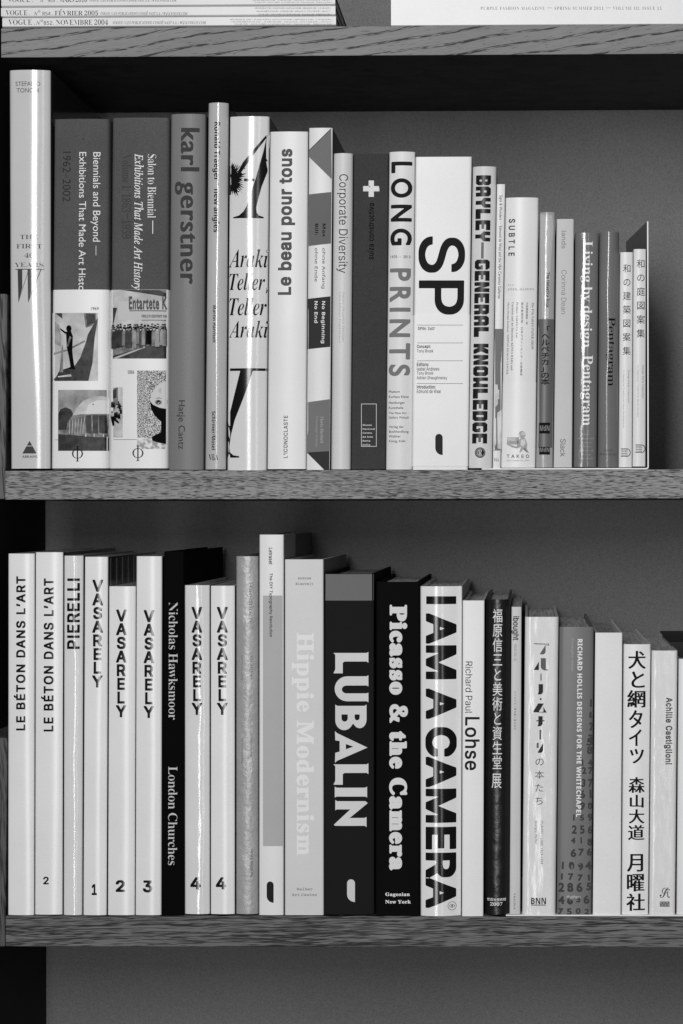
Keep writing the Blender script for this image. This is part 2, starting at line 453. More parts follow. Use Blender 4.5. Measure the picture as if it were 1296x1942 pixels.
def fill(loops):
    """flat triangles for closed outlines with holes"""
    c = bpy.data.curves.new('f', 'CURVE'); c.dimensions = '2D'; c.fill_mode = 'FRONT'
    for l in loops:
        s = c.splines.new('POLY'); s.points.add(len(l) - 1)
        s.points.foreach_set('co', np.hstack([l, np.zeros((len(l), 1)), np.ones((len(l), 1))]).astype(np.float32).ravel())
        s.use_cyclic_u = True
    o = bpy.data.objects.new('f', c); me = bpy.data.meshes.new_from_object(o)
    bpy.data.objects.remove(o); bpy.data.curves.remove(c); return me

# ------------------------------------------------------------------ books
class Book:
    """xl/xr: left and right spine edges at top and bottom, yt/yb: top and bottom, all read off the photo at the front plane"""
    def __init__(s, label, xlt, xrt, xlb, xrb, yt, yb, mat, bulge=.002, edge=.0008, er=.06, depth=.252, side=None, Y=.003,
                 thick=.0022, pagedrop=.003, pages=None, wob=None, wseed=0, gap=.45, back=(0, 0), pmat=None, cen=.5, group='books standing in the upper row'):
        s.cen = cen
        s.label = label; s.x = (xlt + gap, xrt - gap, xlb + gap, xrb - gap); s.yt, s.yb = yt, yb
        s.bulge, s.edge, s.er, s.Y = bulge, edge, er, Y; s.wob = wob or []; s.wseed = wseed
        s.depth = depth; s.layers = 0
        zb = P((xlb + xrb) / 2, yb, Y)
        s.root = empty('book', zb); tag(s.root, label, 'book', group)
        side = side or mat
        # cover: spine + two boards, one folded sheet with thickness
        nz = 25; us = [0, .012, .03, .06] + [i / 16 for i in range(2, 15)] + [.94, .97, .988, 1]
        bm = bmesh.new(); rows = []
        for k in range(nz):
            v = k / (nz - 1); row_o = []; row_i = []
            xl, xr = s.edge_x(v); z0 = s.z_at(v)
            yL = s.prof(0, v); yR = s.prof(1, v)
            t = thick; dl, dr = back
            row_o.append(Vector((xl + dl, s.Y + depth, z0)))
            row_o.append(Vector((xl + dl * .05, s.Y + yL + .012, z0)))
            for u in us: row_o.append(Vector((xl + (xr - xl) * u, s.Y + s.prof(u, v), z0)))
            row_o.append(Vector((xr + dr * .05, s.Y + yR + .012, z0)))
            row_o.append(Vector((xr + dr, s.Y + depth, z0)))
            row_i.append(Vector((xl + dl + t, s.Y + depth, z0)))
            row_i.append(Vector((xl + t + dl * .05, s.Y + yL + .012, z0)))
            for u in us:
                x = xl + t + (xr - xl - 2 * t) * u
                row_i.append(Vector((x, s.Y + s.prof(u, v) + t, z0)))
            row_i.append(Vector((xr - t + dr * .05, s.Y + yR + .012, z0)))
            row_i.append(Vector((xr + dr - t, s.Y + depth, z0)))
            rows.append([bm.verts.new(c) for c in row_o + row_i[::-1]])
        n = len(rows[0]); no = n // 2
        for k in range(nz - 1):
            for i in range(n):
                j = (i + 1) % n
                f = bm.faces.new((rows[k][i], rows[k][j], rows[k + 1][j], rows[k + 1][i]))
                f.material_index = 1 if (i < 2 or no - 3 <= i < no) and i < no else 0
        for k, sg in ((0, 1), (nz - 1, -1)):
            for i in range(no - 1):
                q = (rows[k][i], rows[k][i + 1], rows[k][n - 2 - i], rows[k][n - 1 - i])
                bm.faces.new(q if sg > 0 else q[::-1])
        bmesh.ops.recalc_face_normals(bm, faces=bm.faces[:])
        me = bpy.data.meshes.new('cover'); bm.to_mesh(me); bm.free()
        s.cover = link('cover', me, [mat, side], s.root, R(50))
        # page block
        drop = pagedrop
        xlT, xrT = s.edge_x(0); xlB, xrB = s.edge_x(1); zt, zbm = s.z_at(0) - drop, s.z_at(1) + .0015
        y0 = s.Y + s.bulge + s.edge + thick + .0004; y1 = s.Y + depth - .003
        bm = bmesh.new(); dl, dr = back; e = thick + .0003
        nseg = 7; top = []; bot = []
        for (xa, xb, z, lst) in ((xlT, xrT, zt, top), (xlB, xrB, zbm, bot)):
            for i in range(nseg): lst.append(bm.verts.new((xa + e + (xb - xa - 2 * e) * i / (nseg - 1), y0, z)))
            for i in range(nseg): lst.append(bm.verts.new((xb + dr - e - (xb + dr - xa - dl - 2 * e) * i / (nseg - 1), y1, z)))
        m = len(top)
        bm.faces.new(top); bm.faces.new(bot[::-1])
        for i in range(m): bm.faces.new((top[i], bot[i], bot[(i + 1) % m], top[(i + 1) % m]))
        bmesh.ops.recalc_face_normals(bm, faces=bm.faces[:])
        me = bpy.data.meshes.new('page_block'); bm.to_mesh(me); bm.free()
        link('page_block', me, pmat or PAGES, s.root)
    def edge_x(s, v):
        a = P(s.x[0], s.yt, s.Y).x; b = P(s.x[1], s.yt, s.Y).x; c = P(s.x[2], s.yb, s.Y).x; d = P(s.x[3], s.yb, s.Y).x
        return a + (c - a) * v, b + (d - b) * v
    def z_at(s, v):
        xm = sum(s.x) / 4
        a = P(xm, s.yt, s.Y).z; b = P(xm, s.yb, s.Y).z; return a + (b - a) * v
    def prof(s, u, v):
        c = s.cen
        for k, (amp, fr) in enumerate(s.wob): c += amp * mnoise.noise(Vector((s.wseed * 7.3 + k * 3.1, v * fr, .5)))
        t = min(1, max(-1, (u - c) / .5)); y = s.bulge * t * t
        e = max(0, abs(2 * u - 1) - (1 - 2 * s.er)) / (2 * s.er)
        return y + s.edge * e * e
    def uv(s, co):
        z0, z1 = s.z_at(0), s.z_at(1); v = (co.z - z0) / (z1 - z0); xl, xr = s.edge_x(v)
        return (co.x - xl) / (xr - xl), v
    def drape(s, bm, layer, off=None):
        """bend flat sheet geometry (already in the front plane) over the spine"""
        off = off or .00012 * layer
        if s.bulge > .0004 or s.edge > .0002:
            xs = [v.co.x for v in bm.verts]
            lo, hi = min(xs), max(xs); xl, xr = s.edge_x(.5)
            for i in range(1, 24):
                x = xl + (xr - xl) * i / 24
                if lo < x < hi:
                    bmesh.ops.bisect_plane(bm, geom=bm.verts[:] + bm.edges[:] + bm.faces[:], plane_co=(x, 0, 0), plane_no=(1, 0, 0), dist=1e-7)
        if s.wob:
            zs = [v.co.z for v in bm.verts]; lo, hi = min(zs), max(zs)
            for i in range(1, 24):
                z = s.z_at(i / 24)
                if lo < z < hi:
                    bmesh.ops.bisect_plane(bm, geom=bm.verts[:] + bm.edges[:] + bm.faces[:], plane_co=(0, 0, z), plane_no=(0, 0, 1), dist=1e-7)
        for v in bm.verts:
            u, vv = s.uv(v.co); v.co.y = s.Y + s.prof(min(1, max(0, u)), min(1, max(0, vv))) - off
        for f in bm.faces:
            if f.normal.y > 0: f.normal_flip()
    def finish(s, name, bm, mats, layer, label=None, off=None):
        bm.normal_update()
        s.drape(bm, layer, off); bm.normal_update()
        for f in bm.faces:
            if f.normal.y > 0: f.normal_flip()
        me = bpy.data.meshes.new(name); bm.to_mesh(me); bm.free()
        o = link(name, me, mats, s.root)
        for p in me.polygons: p.use_smooth = True
        if label: o['label'] = label
        # shading normals of the curved spine underneath
        ns = []
        for v in me.vertices:
            u, vv = s.uv(v.co); h = .004
            if h < u < 1 - h and 0 < vv < 1:
                xl, xr = s.edge_x(vv); dy = (s.prof(u + h, vv) - s.prof(u - h, vv)) / (2 * h * (xr - xl))
                zd = (s.prof(u, min(1, vv + .02)) - s.prof(u, max(0, vv - .02))) / (.04 * (s.z_at(1) - s.z_at(0)))
                n = Vector((dy, -1, zd)).normalized()
            else: n = Vector((0, -1, 0))
            ns.append(n)
        me.normals_split_custom_set_from_vertices(ns)
        return o
    def text(s, name, txt, box, mat, f='B', w=0.0, wy=None, rot='h', sp=0.0, lead=1.2, al='L', layer=1, res=None, stack=None, shear=True):
        x0, y0, x1, y1 = box
        big = min(x1 - x0, y1 - y0)
        res = res or (140 if big > 40 else 100 if big > 14 else 80)
        loops = layout(txt, f, w, wy, res, sp, lead, al, stack)
        if not loops: return
        allp = np.concatenate(loops); lo = allp.min(0); hi = allp.max(0); sz = np.maximum(hi - lo, 1e-6)
        slope = 0.0
        if shear:
            uc = ((x0 + x1) / 2 - (s.x[0] + s.x[2]) / 2) / ((s.x[1] + s.x[3]) / 2 - (s.x[0] + s.x[2]) / 2)
            slope = ((s.x[2] - s.x[0]) * (1 - uc) + (s.x[3] - s.x[1]) * uc) / (s.yb - s.yt)
        me = fill([(l - lo) / sz for l in loops])
        bm = bmesh.new(); bm.from_mesh(me); bpy.data.meshes.remove(me)
        ym = (y0 + y1) / 2
        for v in bm.verts:
            a, b = v.co.x, v.co.y
            if rot == 'h': px, py = x0 + a * (x1 - x0), y1 - b * (y1 - y0)
            elif rot == 'cw': px, py = x0 + b * (x1 - x0), y0 + a * (y1 - y0)
            else: px, py = x1 - b * (x1 - x0), y1 - a * (y1 - y0)
            if rot == 'h' and shear and abs(x1 - x0) > 200: py += 0
            v.co = P(px + slope * (py - ym), py, s.Y)
        return s.finish(name, bm, mat, layer)
    def shapes(s, name, items, layer=1, label=None):
        """items: (outline in photo pixels, material); later ones lie above earlier ones"""
        bm = bmesh.new(); mats = []; k = 0
        out = None
        for it in items:
            pts, mat = it[0], it[1]
            if mat not in mats: mats.append(mat)
        tot = bmesh.new()
        meshes = []
        for k, it in enumerate(items):
            pts, mat = it[0], it[1]
            loops = [np.array(pts, float)] + [np.array(h, float) for h in (it[2] if len(it) > 2 else [])]
            me = fill(loops); b2 = bmesh.new(); b2.from_mesh(me); bpy.data.meshes.remove(me)
            for v in b2.verts: v.co = P(v.co.x, v.co.y, s.Y)
            b2.normal_update(); s.drape(b2, layer, .00012 * layer + .000018 * k)
            for f in b2.faces: f.material_index = mats.index(mat)
            tmp = bpy.data.meshes.new('t'); b2.to_mesh(tmp); b2.free(); tot.from_mesh(tmp); bpy.data.meshes.remove(tmp)
        tot.normal_update()
        for f in tot.faces:
            if f.normal.y > 0: f.normal_flip()
        me = bpy.data.meshes.new(name); tot.to_mesh(me); tot.free()
        o = link(name, me, mats, s.root)
        for p in me.polygons: p.use_smooth = True
        ns = []
        for v in me.vertices:
            u, vv = s.uv(v.co); h = .004
            if h < u < 1 - h and s.bulge > .0004:
                xl, xr = s.edge_x(vv); dy = (s.prof(u + h, vv) - s.prof(u - h, vv)) / (2 * h * (xr - xl)); ns.append(Vector((dy, -1, 0)).normalized())
            else: ns.append(Vector((0, -1, 0)))
        me.normals_split_custom_set_from_vertices(ns)
        if label: o['label'] = label
        return o
    def band(s, name, y0, y1, mat, t=.0005, wrap=.05, label=None):
        """paper band wrapped round the spine and a little way along both boards"""
        z0 = P(sum(s.x) / 4, y0, s.Y).z; z1 = P(sum(s.x) / 4, y1, s.Y).z
        bm = bmesh.new(); rows = []
        us = [0, .012, .03, .06] + [i / 16 for i in range(2, 15)] + [.94, .97, .988, 1]
        for k in range(9):
            z = z0 + (z1 - z0) * k / 8; v = (z - s.z_at(0)) / (s.z_at(1) - s.z_at(0)); xl, xr = s.edge_x(v)
            r = [(xl - t * .6, s.Y + s.prof(0, v) + wrap, z)]
            for u in us: r.append((xl - t * .6 + (xr - xl + 1.2 * t) * u, s.Y + s.prof(u, v) - t, z))
            r.append((xr + t * .6, s.Y + s.prof(1, v) + wrap, z))
            rows.append([bm.verts.new(c) for c in r])
        for k in range(8):
            for i in range(len(rows[0]) - 1): bm.faces.new((rows[k][i], rows[k + 1][i], rows[k + 1][i + 1], rows[k][i + 1]))
        bmesh.ops.recalc_face_normals(bm, faces=bm.faces[:])
        bmesh.ops.solidify(bm, geom=bm.faces[:], thickness=t * .5)
        me = bpy.data.meshes.new(name); bm.to_mesh(me); bm.free()
        o = link(name, me, mat, s.root, R(40))
        if label: o['label'] = label
        return o

def circ(cx, cy, rx, ry=None, n=20, a0=0, a1=360):
    ry = ry or rx
    return [(cx + rx * math.cos(R(a0 + (a1 - a0) * i / n)), cy + ry * math.sin(R(a0 + (a1 - a0) * i / n))) for i in range(n + (a1 - a0 != 360))]
def rect(x0, y0, x1, y1): return [(x0, y0), (x1, y0), (x1, y1), (x0, y1)]
def ring(x0, y0, x1, y1, t): return rect(x0, y0, x1, y1), [rect(x0 + t, y0 + t, x1 - t, y1 - t)]
def quote_logo(x0, y0, x1, y1):
    w = x1 - x0; c = (x0 + x1) / 2; p = circ(c, y0 + w / 2, w / 2, n=12, a0=180, a1=360)
    return p + [(x1, y1)] + [(x0 + w * (1 - math.cos(R(a))) * .98, y1 - (w * .95) * (1 - math.sin(R(a)))) for a in (80, 60, 40, 20, 0)]

UP = 'books standing in the upper row'; LO = 'books standing in the lower row'
g = paper
# ================================================================== upper row
# tall pale book
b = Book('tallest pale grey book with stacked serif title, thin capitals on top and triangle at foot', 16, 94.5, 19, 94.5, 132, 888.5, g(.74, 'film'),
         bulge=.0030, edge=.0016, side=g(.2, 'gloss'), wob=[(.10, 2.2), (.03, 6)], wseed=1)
DG = g(.27, 'gink')
b.text('author_name', 'STEFANO\nTONCHI', (29, 154, 76, 175), g(.30, 'gink'), 'B', lead=1.05, al='C')
b.text('title', 'THE\nFIRST\n40\nYEARS', (27, 445, 82, 506), DG, 'S', w=-.014, wy=0, lead=1.0, al='C', res=110)
b.shapes('title_letter', [(rect(28.5, 509.5, 83, 511), DG),
    ([(33, 510), (42.2, 510), (42.2, 545), (34.6, 574)], DG), ([(34.6, 574), (35.3, 570), (54, 510.5), (55, 510.5)], DG),
    ([(52.3, 510), (59.4, 510), (59.4, 552), (53.4, 574)], DG), ([(53.4, 574), (54, 570), (76.5, 510.5), (78, 510.5)], DG)])
b.shapes('publisher_logo', [([(56, 836), (50.8, 845), (61.2, 845)], DG), ([(50, 846.3), (62, 846.3), (69.5, 860), (42, 860)], DG)])
b.text('publisher_name', 'ABRAMS', (41.5, 863.5, 71, 868.5), DG, 'B', w=.01)

# two cloth volumes with printed paper bands
CLOTH = g(.325, 'cloth'); BAND = g(.83, 'satin'); DARKCL = g(.20, 'ink')
b = Book('grey cloth book with white band showing a man on stairs above a glass dome', 101.5, 207, 97, 205, 225, 890.5, CLOTH, bulge=.0022, edge=.0022, er=.05)
b.text('title', 'Biennials and Beyond \u2014', (172, 288, 190, 484), g(.86, 'ink'), 'B', rot='cw')
b.text('title', 'Exhibitions That Made Art History', (145.5, 288, 163, 569), g(.86, 'ink'), 'B', rot='cw')
b.text('title_dates', '1962\u20132002', (118.5, 287, 134, 382), DARKCL, 'B', rot='cw')
b.shapes('stain', [(circ(158, 263, 1.4, n=9), g(.18, 'ink'))])
b.band('paper_band', 549, 888, BAND)
b.text('year', '1969', (173, 582, 187, 588), BLACK, 'B', layer=6)
ph_l = speckle('photo_wall_tone', .58, .78, 70, 8, (.3, .7)); ph_m = speckle('photo_mid_tone', .28, .54, 160, 8, (.3, .7)); ph_d = speckle('photo_dark_tone', .06, .24, 200, 8, (.3, .7)); ph_g = speckle('photo_grey_tone', .40, .62, 110, 8, (.3, .7))
K = lambda pts, cx, cy, sx, sy: [(cx + x * sx, cy + y * sy) for x, y in pts]
sB = 1 / 3.927; B_ = lambda pts: [(x * sB, 530 + y * sB) for x, y in pts]
b.shapes('photograph', [(B_(rect(385, 248, 730, 755)), ph_l),
    (B_([(395, 300), (440, 340), (455, 420), (452, 500), (395, 470)]), ph_g), (B_([(410, 250), (462, 250), (465, 292)]), ph_d),
    (B_([(625, 250), (715, 250), (725, 330), (640, 360)]), ph_m), (B_([(640, 255), (706, 255), (716, 320), (650, 345)]), ph_d),
    (B_([(730, 285), (700, 330), (655, 410), (640, 470), (600, 580), (560, 640), (440, 680), (420, 720), (400, 740), (390, 640), (385, 755), (660, 755), (690, 620), (706, 430)]), ph_d),
    (B_([(455, 560), (462, 480), (450, 410), (440, 350), (470, 520), (470, 690), (440, 690)]), ph_m),
    (B_([(430, 720), (530, 705), (535, 722), (430, 728)]), ph_l),
    (B_([(398, 545), (500, 520), (630, 452), (640, 462), (510, 530), (400, 560)]), ph_m),
    (B_(circ(514, 366, 20, 26)), BLACK), (B_([(446, 360), (494, 392), (490, 408), (450, 376)]), BLACK),
    (B_([(492, 388), (530, 384), (544, 420), (540, 530), (545, 580), (556, 650), (566, 668), (505, 668), (526, 650), (515, 580), (497, 500)]), BLACK),
    (B_([(520, 420), (534, 430), (508, 500), (497, 496)]), ph_m)], layer=6)
b.shapes('photograph', [(B_(rect(432, 822, 808, 1276)), ph_g), (B_(rect(432, 1128, 808, 1276)), ph_d), (B_([(432, 1110), (560, 1130), (808, 1150), (808, 1180), (432, 1150)]), ph_m),
    (B_([(432, 1120), (432, 1000), (450, 965), (490, 952), (530, 968), (545, 1000), (525, 1060), (500, 1120)]), ph_d),
    (B_([(545, 1010), (570, 960), (620, 905), (690, 872), (760, 868), (808, 880), (808, 1020)]), ph_l),
    (B_([(640, 1000), (660, 930), (720, 900), (808, 900), (808, 1010)]), g(.8, 'ink')),
    (B_([(495, 1120), (505, 1060), (540, 1015), (600, 1003), (808, 1000), (808, 1170), (500, 1150)]), ph_m)] +
    [(B_([(x, 1012), (x + 40, 1010), (x + 42, 1150), (x + 4, 1140)]), ph_d) for x in (640, 690, 735, 765)] +
    [(B_([(520 + i * 22, 1030 + (5 - i) * 4), (524 + i * 22, 1030 + (5 - i) * 4), (520 + i * 20, 1150), (516 + i * 20, 1150)]), ph_l) for i in range(6)] +
    [(B_(circ(x, 1160, 6, 14, 8)), ph_l) for x in (640, 703, 770)] + [(B_(circ(695, 931, 6, 4, 8)), ph_d)], layer=6)
b.shapes('printed_rule', [(rect(97.6, 833.6, 110, 834.4), g(.4, 'ink'))], layer=6)
def phi(b, cx, y0, y1):
    cy = (y0 + y1) / 2 - .3
    b.shapes('publisher_logo', [(circ(cx, cy, 10.4, 9.2, 28), BLACK, [circ(cx, cy, 8.0, 8.5, 28)]), (rect(cx - 1.1, y0, cx + 1.1, y1), BLACK),
                                (rect(cx - 3, y0, cx + 3, y0 + .8), BLACK), (rect(cx - 3, y1 - .8, cx + 3, y1), BLACK)], layer=8)
phi(b, 147.3, 846, 875)

b = Book('grey cloth book with band showing a street crowd and a masked head', 212, 320.5, 207, 317.5, 222.5, 890.5, CLOTH, bulge=.0022, edge=.0022, er=.05)
b.text('title', 'Salon to Biennial \u2014', (280, 292, 296, 443), g(.86, 'ink'), 'S', w=-.016, wy=0, rot='cw', res=80)
b.text('title', 'Exhibitions That Made Art History', (250, 291, 272, 549), g(.86, 'ink'), 'IT', w=.006, rot='cw', res=80)
b.text('title_dates', 'Volume I: 1863\u20131959', (231, 292, 249, 452), g(.26, 'ink'), 'S', w=-.008, wy=0, rot='cw', res=80)
b.band('paper_band', 549, 888, BAND)
rr = random.Random(3); it = [(B_(rect(822, 76, 1246, 588)), ph_l), (B_([(900, 76), (1246, 76), (1246, 130)]), ph_d), (B_([(1180, 76), (1246, 76), (1246, 105)]), ph_m),
    (B_([(822, 208), (872, 210), (850, 300), (840, 340), (822, 340)]), ph_d), (B_(rect(880, 160, 1246, 300)), g(.72, 'ink')), (B_(rect(965, 230, 1246, 236)), ph_d), (B_(rect(1058, 300, 1246, 305)), ph_d)]
it += [(B_(rect(822, 400, 1246, 588)), ph_m), (B_([(822, 588), (822, 575), (1080, 498), (1246, 470), (1246, 588)]), ph_d), (B_([(840, 584), (1080, 498), (1083, 508), (870, 588)]), ph_l)]
for row in range(3):
    for i in range(17):
        x = 824 + i * 25.5 + rr.uniform(-7, 7); y = 338 + row * 14 + rr.uniform(-6, 6); hgt = rr.uniform(110, 150); wd = rr.uniform(12, 17)
        mt = rr.choice([ph_d, ph_d, ph_d, BLACK, ph_m, ph_g]) if row else rr.choice([ph_d, BLACK])
        x = min(max(x, 837), 1228)
        it.append((B_([(x - wd * .6, y + 14), (x + wd * .6, y + 14), (x + wd, y + 40), (x + wd, y + hgt), (x - wd, y + hgt), (x - wd, y + 40)]), mt))
        it.append((B_(circ(x, y + 8, 7.5, 9, 8)), rr.choice([ph_l, ph_g, ph_m]))); it.append((B_(circ(x, y + 1, 9.5, 5, 8)), BLACK))
b.shapes('photograph', it, layer=6)
b.text('photograph_lettering', 'Entartete K', (245, 562, 316.6, 587), g(.34, 'ink'), 'B', w=.03, layer=14, shear=False)
b.text('photograph_lettering', 'FEMLICK GEDFFNET VON', (269, 597, 316, 602), g(.3, 'ink'), 'M', layer=14, shear=False)
b.text('year', '1884', (242, 702, 255, 709), BLACK, 'S', w=-.01, wy=0, layer=6)
it = [(B_(rect(818, 802, 914, 1176)), ph_l), (B_([(818, 815), (878, 802), (880, 900), (850, 980), (818, 990)]), ph_m), (B_([(824, 830), (868, 815), (868, 880), (824, 890)]), ph_d)]
for i in range(20):
    x, y = rr.uniform(830, 905), rr.uniform(905, 1010)
    it += [(B_(circ(x, y, 8, 7, 7)), ph_d), (B_([(x - 7, y + 6), (x + 7, y + 6), (x + 9, y + 34), (x - 9, y + 34)]), rr.choice([BLACK, ph_d, ph_l]))]
it += [(B_([(820, 1010), (850, 1020), (890, 1065), (880, 1072), (850, 1050), (852, 1085), (838, 1090), (824, 1040)]), BLACK), (B_(rect(862, 990, 866, 1050)), BLACK), (B_(rect(893, 990, 897, 1045)), BLACK)]
b.shapes('photograph', it, layer=6)
STIP = speckle('stippled_print', .2, .78, 1300, 3, (.44, .56))
b.shapes('printed_picture', [(B_(rect(1022, 678, 1246, 1262)), STIP), (B_([(1022, 1175), (1140, 1185), (1246, 1215), (1246, 1262), (1022, 1262)]), speckle('stippled_pale', .55, .82, 300)),
    (B_([(1246, 755), (1200, 768), (1160, 800), (1130, 850), (1118, 910), (1130, 925), (1180, 955), (1246, 962)]), g(.76, 'ink')),
    (B_([(1118, 905), (1140, 932), (1190, 955), (1246, 964), (1246, 1228), (1180, 1215), (1135, 1200), (1130, 1175), (1160, 1155), (1198, 1140), (1200, 1060), (1150, 1010), (1125, 960)]), BLACK),
    (B_(circ(1180, 914, 26, 19, 16)), g(.5, 'ink')), (B_(circ(1180, 914, 15, 15, 14)), BLACK), (B_(circ(1181, 917, 7, 7, 10)), g(.8, 'ink')), (B_(circ(1181, 914, 4, 5, 8)), BLACK),
    (B_([(1150, 890), (1185, 878), (1212, 888), (1185, 884)]), g(.35, 'ink')), (B_(circ(1192, 826, 10, 22, 12)), g(.68, 'ink')), (B_(circ(1243, 912, 3, 20, 10)), BLACK)], layer=6)
b.shapes('printed_rule', [(rect(207.6, 833.2, 260, 834), g(.4, 'ink'))], layer=6)
phi(b, 262, 845, 874)

b = Book('mid grey book with darker flared lettering between the cloth pair and a slim glossy spine', 323, 389, 318.5, 385, 215.5, 891, g(.44, 'fabric'), bulge=.003, edge=.0016, er=.08)
FL = g(.25, 'ink')
b.text('title', 'karl gerstner', (331, 242, 377.5, 539), FL, 'B', w=.034, wy=.006, rot='cw', sp=-.02)
b.text('publisher_name', 'Hatje Cantz', (334.5, 759, 351, 852), FL, 'B', w=.008, wy=0, rot='cw')

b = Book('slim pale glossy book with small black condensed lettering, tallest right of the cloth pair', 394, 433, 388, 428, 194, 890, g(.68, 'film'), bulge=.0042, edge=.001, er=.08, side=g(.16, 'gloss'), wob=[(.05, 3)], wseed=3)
b.text('title', 'Ronald Traeger \u00b7 new angles', (402.5, 231, 417.5, 440), GINK, 'SB', rot='cw')
b.text('author_name', 'Martin Harrison', (403.5, 579, 410, 649), GINK, 'SB', rot='cw')
b.text('publisher_name', 'Schirmer/Mosel', (401.5, 780, 409, 853), GINK, 'SB', rot='cw')
b.text('museum_logo', 'V&A', (395.5, 861, 414, 873), GINK, 'S')

b = Book('white glossy book with giant black slanted serif initials and ink splatter', 435, 511, 430, 505.5, 220, 892, g(.80, 'film'), bulge=.0030, edge=.0016, er=.05, side=g(.42, 'satin'), wob=[(.03, 3)], wseed=4)
E_ = lambda pts: [(310 + x / 3.703, 180 + y / 3.703) for x, y in pts]
F_ = lambda pts: [(310 + x / 3.703, 540 + y / 3.703) for x, y in pts]
sp_ = [(462, 472)]; rr = random.Random(11)
b.shapes('title_letter', [(E_([(742, 256), (742, 300), (738, 480), (728, 540), (690, 640), (665, 730), (652, 790), (655, 825), (672, 845), (704, 855), (703, 864), (488, 864), (488, 856), (530, 845), (562, 818), (585, 780), (610, 700), (650, 580), (700, 400), (722, 300), (728, 280)]), GINK),
    (E_([(738, 258), (742, 275), (722, 300), (640, 410), (545, 545), (520, 540), (560, 470), (640, 375)]), GINK),
    (E_(rect(566, 586, 640, 605)), GINK)])
tp = [(459, 482)]
for i in range(44):
    a = R(-84 + i * 168 / 43); r = (88 + (26 if i % 2 else -6) + rr.uniform(-16, 16)) * (1.0 if abs(-84 + i * 3.9) < 55 else 1.02)
    tp.append((462 + r * math.cos(a) * 1.0, 590 + r * math.sin(a) * 1.06))
tp.append((459, 698))
b.shapes('ink_splatter', [(E_(tp), GINK)] + [(E_(circ(rr.uniform(470, 575), 590 + rr.choice([-1, 1]) * rr.uniform(70, 105), rr.uniform(2, 5), n=7)), GINK) for _ in range(16)])
for t_, yy in (('Araki', (472, 507)), ('Teller,', (517.5, 555.5)), ('Teller', (564, 598)), ('Araki', (607.5, 640.5))):
    b.text('title', t_, (433 if t_[0] == 'A' else 434, yy[0], 508.2 if t_ != 'Teller' else 505.5, yy[1]), GINK, 'BI', res=110, w=-.004)
b.shapes('title_letter', [(F_(rect(450, 586, 726, 604)), GINK),
    (F_([(540, 603), (628, 603), (600, 690), (560, 800), (500, 950), (472, 1060), (460, 1140), (464, 1175), (490, 1197), (532, 1204), (532, 1214), (446, 1214), (450, 960), (470, 880), (500, 760)]), GINK)])

b = Book('white matt book with large grey lettering reading upwards', 512, 585, 506.5, 581, 249, 889.5, g(.82, 'satin'), bulge=.0016, edge=.0012, er=.04, side=g(.4, 'satin'))
b.text('title', 'Le beau pour tous', (528, 282, 560, 559), g(.34, 'ink'), 'I', w=.034, rot='ccw', sp=-.03)
b.text('publisher_name', "L\u2019ICONOCLASTE", (538, 788, 546, 868.5), g(.34, 'ink'), 'I', w=.018, rot='ccw', sp=.02)

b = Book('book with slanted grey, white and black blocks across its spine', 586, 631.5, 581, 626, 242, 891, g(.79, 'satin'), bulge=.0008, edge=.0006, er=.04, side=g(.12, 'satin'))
M1, M2, M3 = g(.44, 'ink'), g(.40, 'ink'), g(.22, 'ink')
for _k, _it in enumerate([(E_([(1178, 236), (1182, 590), (1024, 435), (1024, 385)]), M1), (E_([(1022, 697), (1180, 680), (1177, 1042), (1020, 1060)]), M2),
    (F_([(1014, 98), (1174, 80), (1172, 435), (1010, 452)]), M3), (F_([(1010, 825), (1170, 803), (1167, 1168), (1009, 1184)]), M1),
    (F_([(1009, 1184), (1166, 1168), (1165, 1303), (1133, 1303), (1008, 1178)]), M3), (E_([(1020, 388), (1178, 233), (1180, 237), (1022, 392)]), M3)]): b.shapes('printed_block', [_it], layer=1 + .2 * _k)
b.text('title', 'Max\nBill:', (597.6, 424, 618, 449), BLACK, 'N', w=.012, rot='cw', layer=3)
b.text('title', 'ohne Anfang\nohne Ende', (597, 470, 617.5, 547), g(.42, 'ink'), 'N', w=.006, rot='cw', layer=3)
b.text('title', 'No Beginning\nNo End', (596.5, 571, 617, 651), g(.85, 'ink'), 'N', w=.02, rot='cw', layer=3)
b.text('publisher_name', 'Marta Herford', (608, 789, 614, 840), g(.66, 'ink'), 'S', w=-.012, wy=0, rot='cw', layer=3)
b.text('publisher_name', 'Scheidegger & Spiess', (598, 789, 603.5, 848), g(.6, 'ink'), 'N', rot='cw', layer=3)

b = Book('pale book with textured linen sheen and thin dark grotesque lettering', 632, 669.5, 627, 665, 290, 890, g(.79, 'fabric'), bulge=.004, edge=.0014, er=.08, side=g(.3, 'satin'))
b.text('title', 'Corporate Diversity', (638.5, 330, 660, 517.5), g(.24, 'ink'), 'I', rot='cw', sp=.005)
b.text('subtitle', 'Swiss Graphic Design\nLars M\u00fcller Publishers', (643, 553, 653, 650), g(.62, 'ink'), 'I', rot='cw', lead=1.5)

b = Book('dark charcoal book with white cross and outlined panel of museum lettering', 671, 737.5, 666, 731.5, 291, 890, g(.25, 'cloth'), bulge=.001, edge=.0008, er=.03)
b.shapes('cross_emblem', [([(699.5, 342), (709.5, 342), (709.5, 352.5), (719.8, 352.5), (719.8, 362.5), (709.5, 362.5), (709.5, 373), (699.5, 373), (699.5, 362.5), (689, 362.5), (689, 352.5), (699.5, 352.5)], g(.84, 'ink'))])
b.text('title', 'suiza constructiva', (698, 385, 709.5, 492), BLACK, 'I', w=.014, rot='ccw')
o_, h_ = ring(685.3, 765.5, 714.6, 847, 1.0); b.shapes('printed_frame', [(o_, g(.8, 'ink'), h_)])
b.text('publisher_name', 'Museo\nNacional\nCentro\nde Arte\nReina\nSof\u00eda', (688, 804.5, 711, 845), g(.84, 'ink'), 'N', w=.014, lead=1.28)

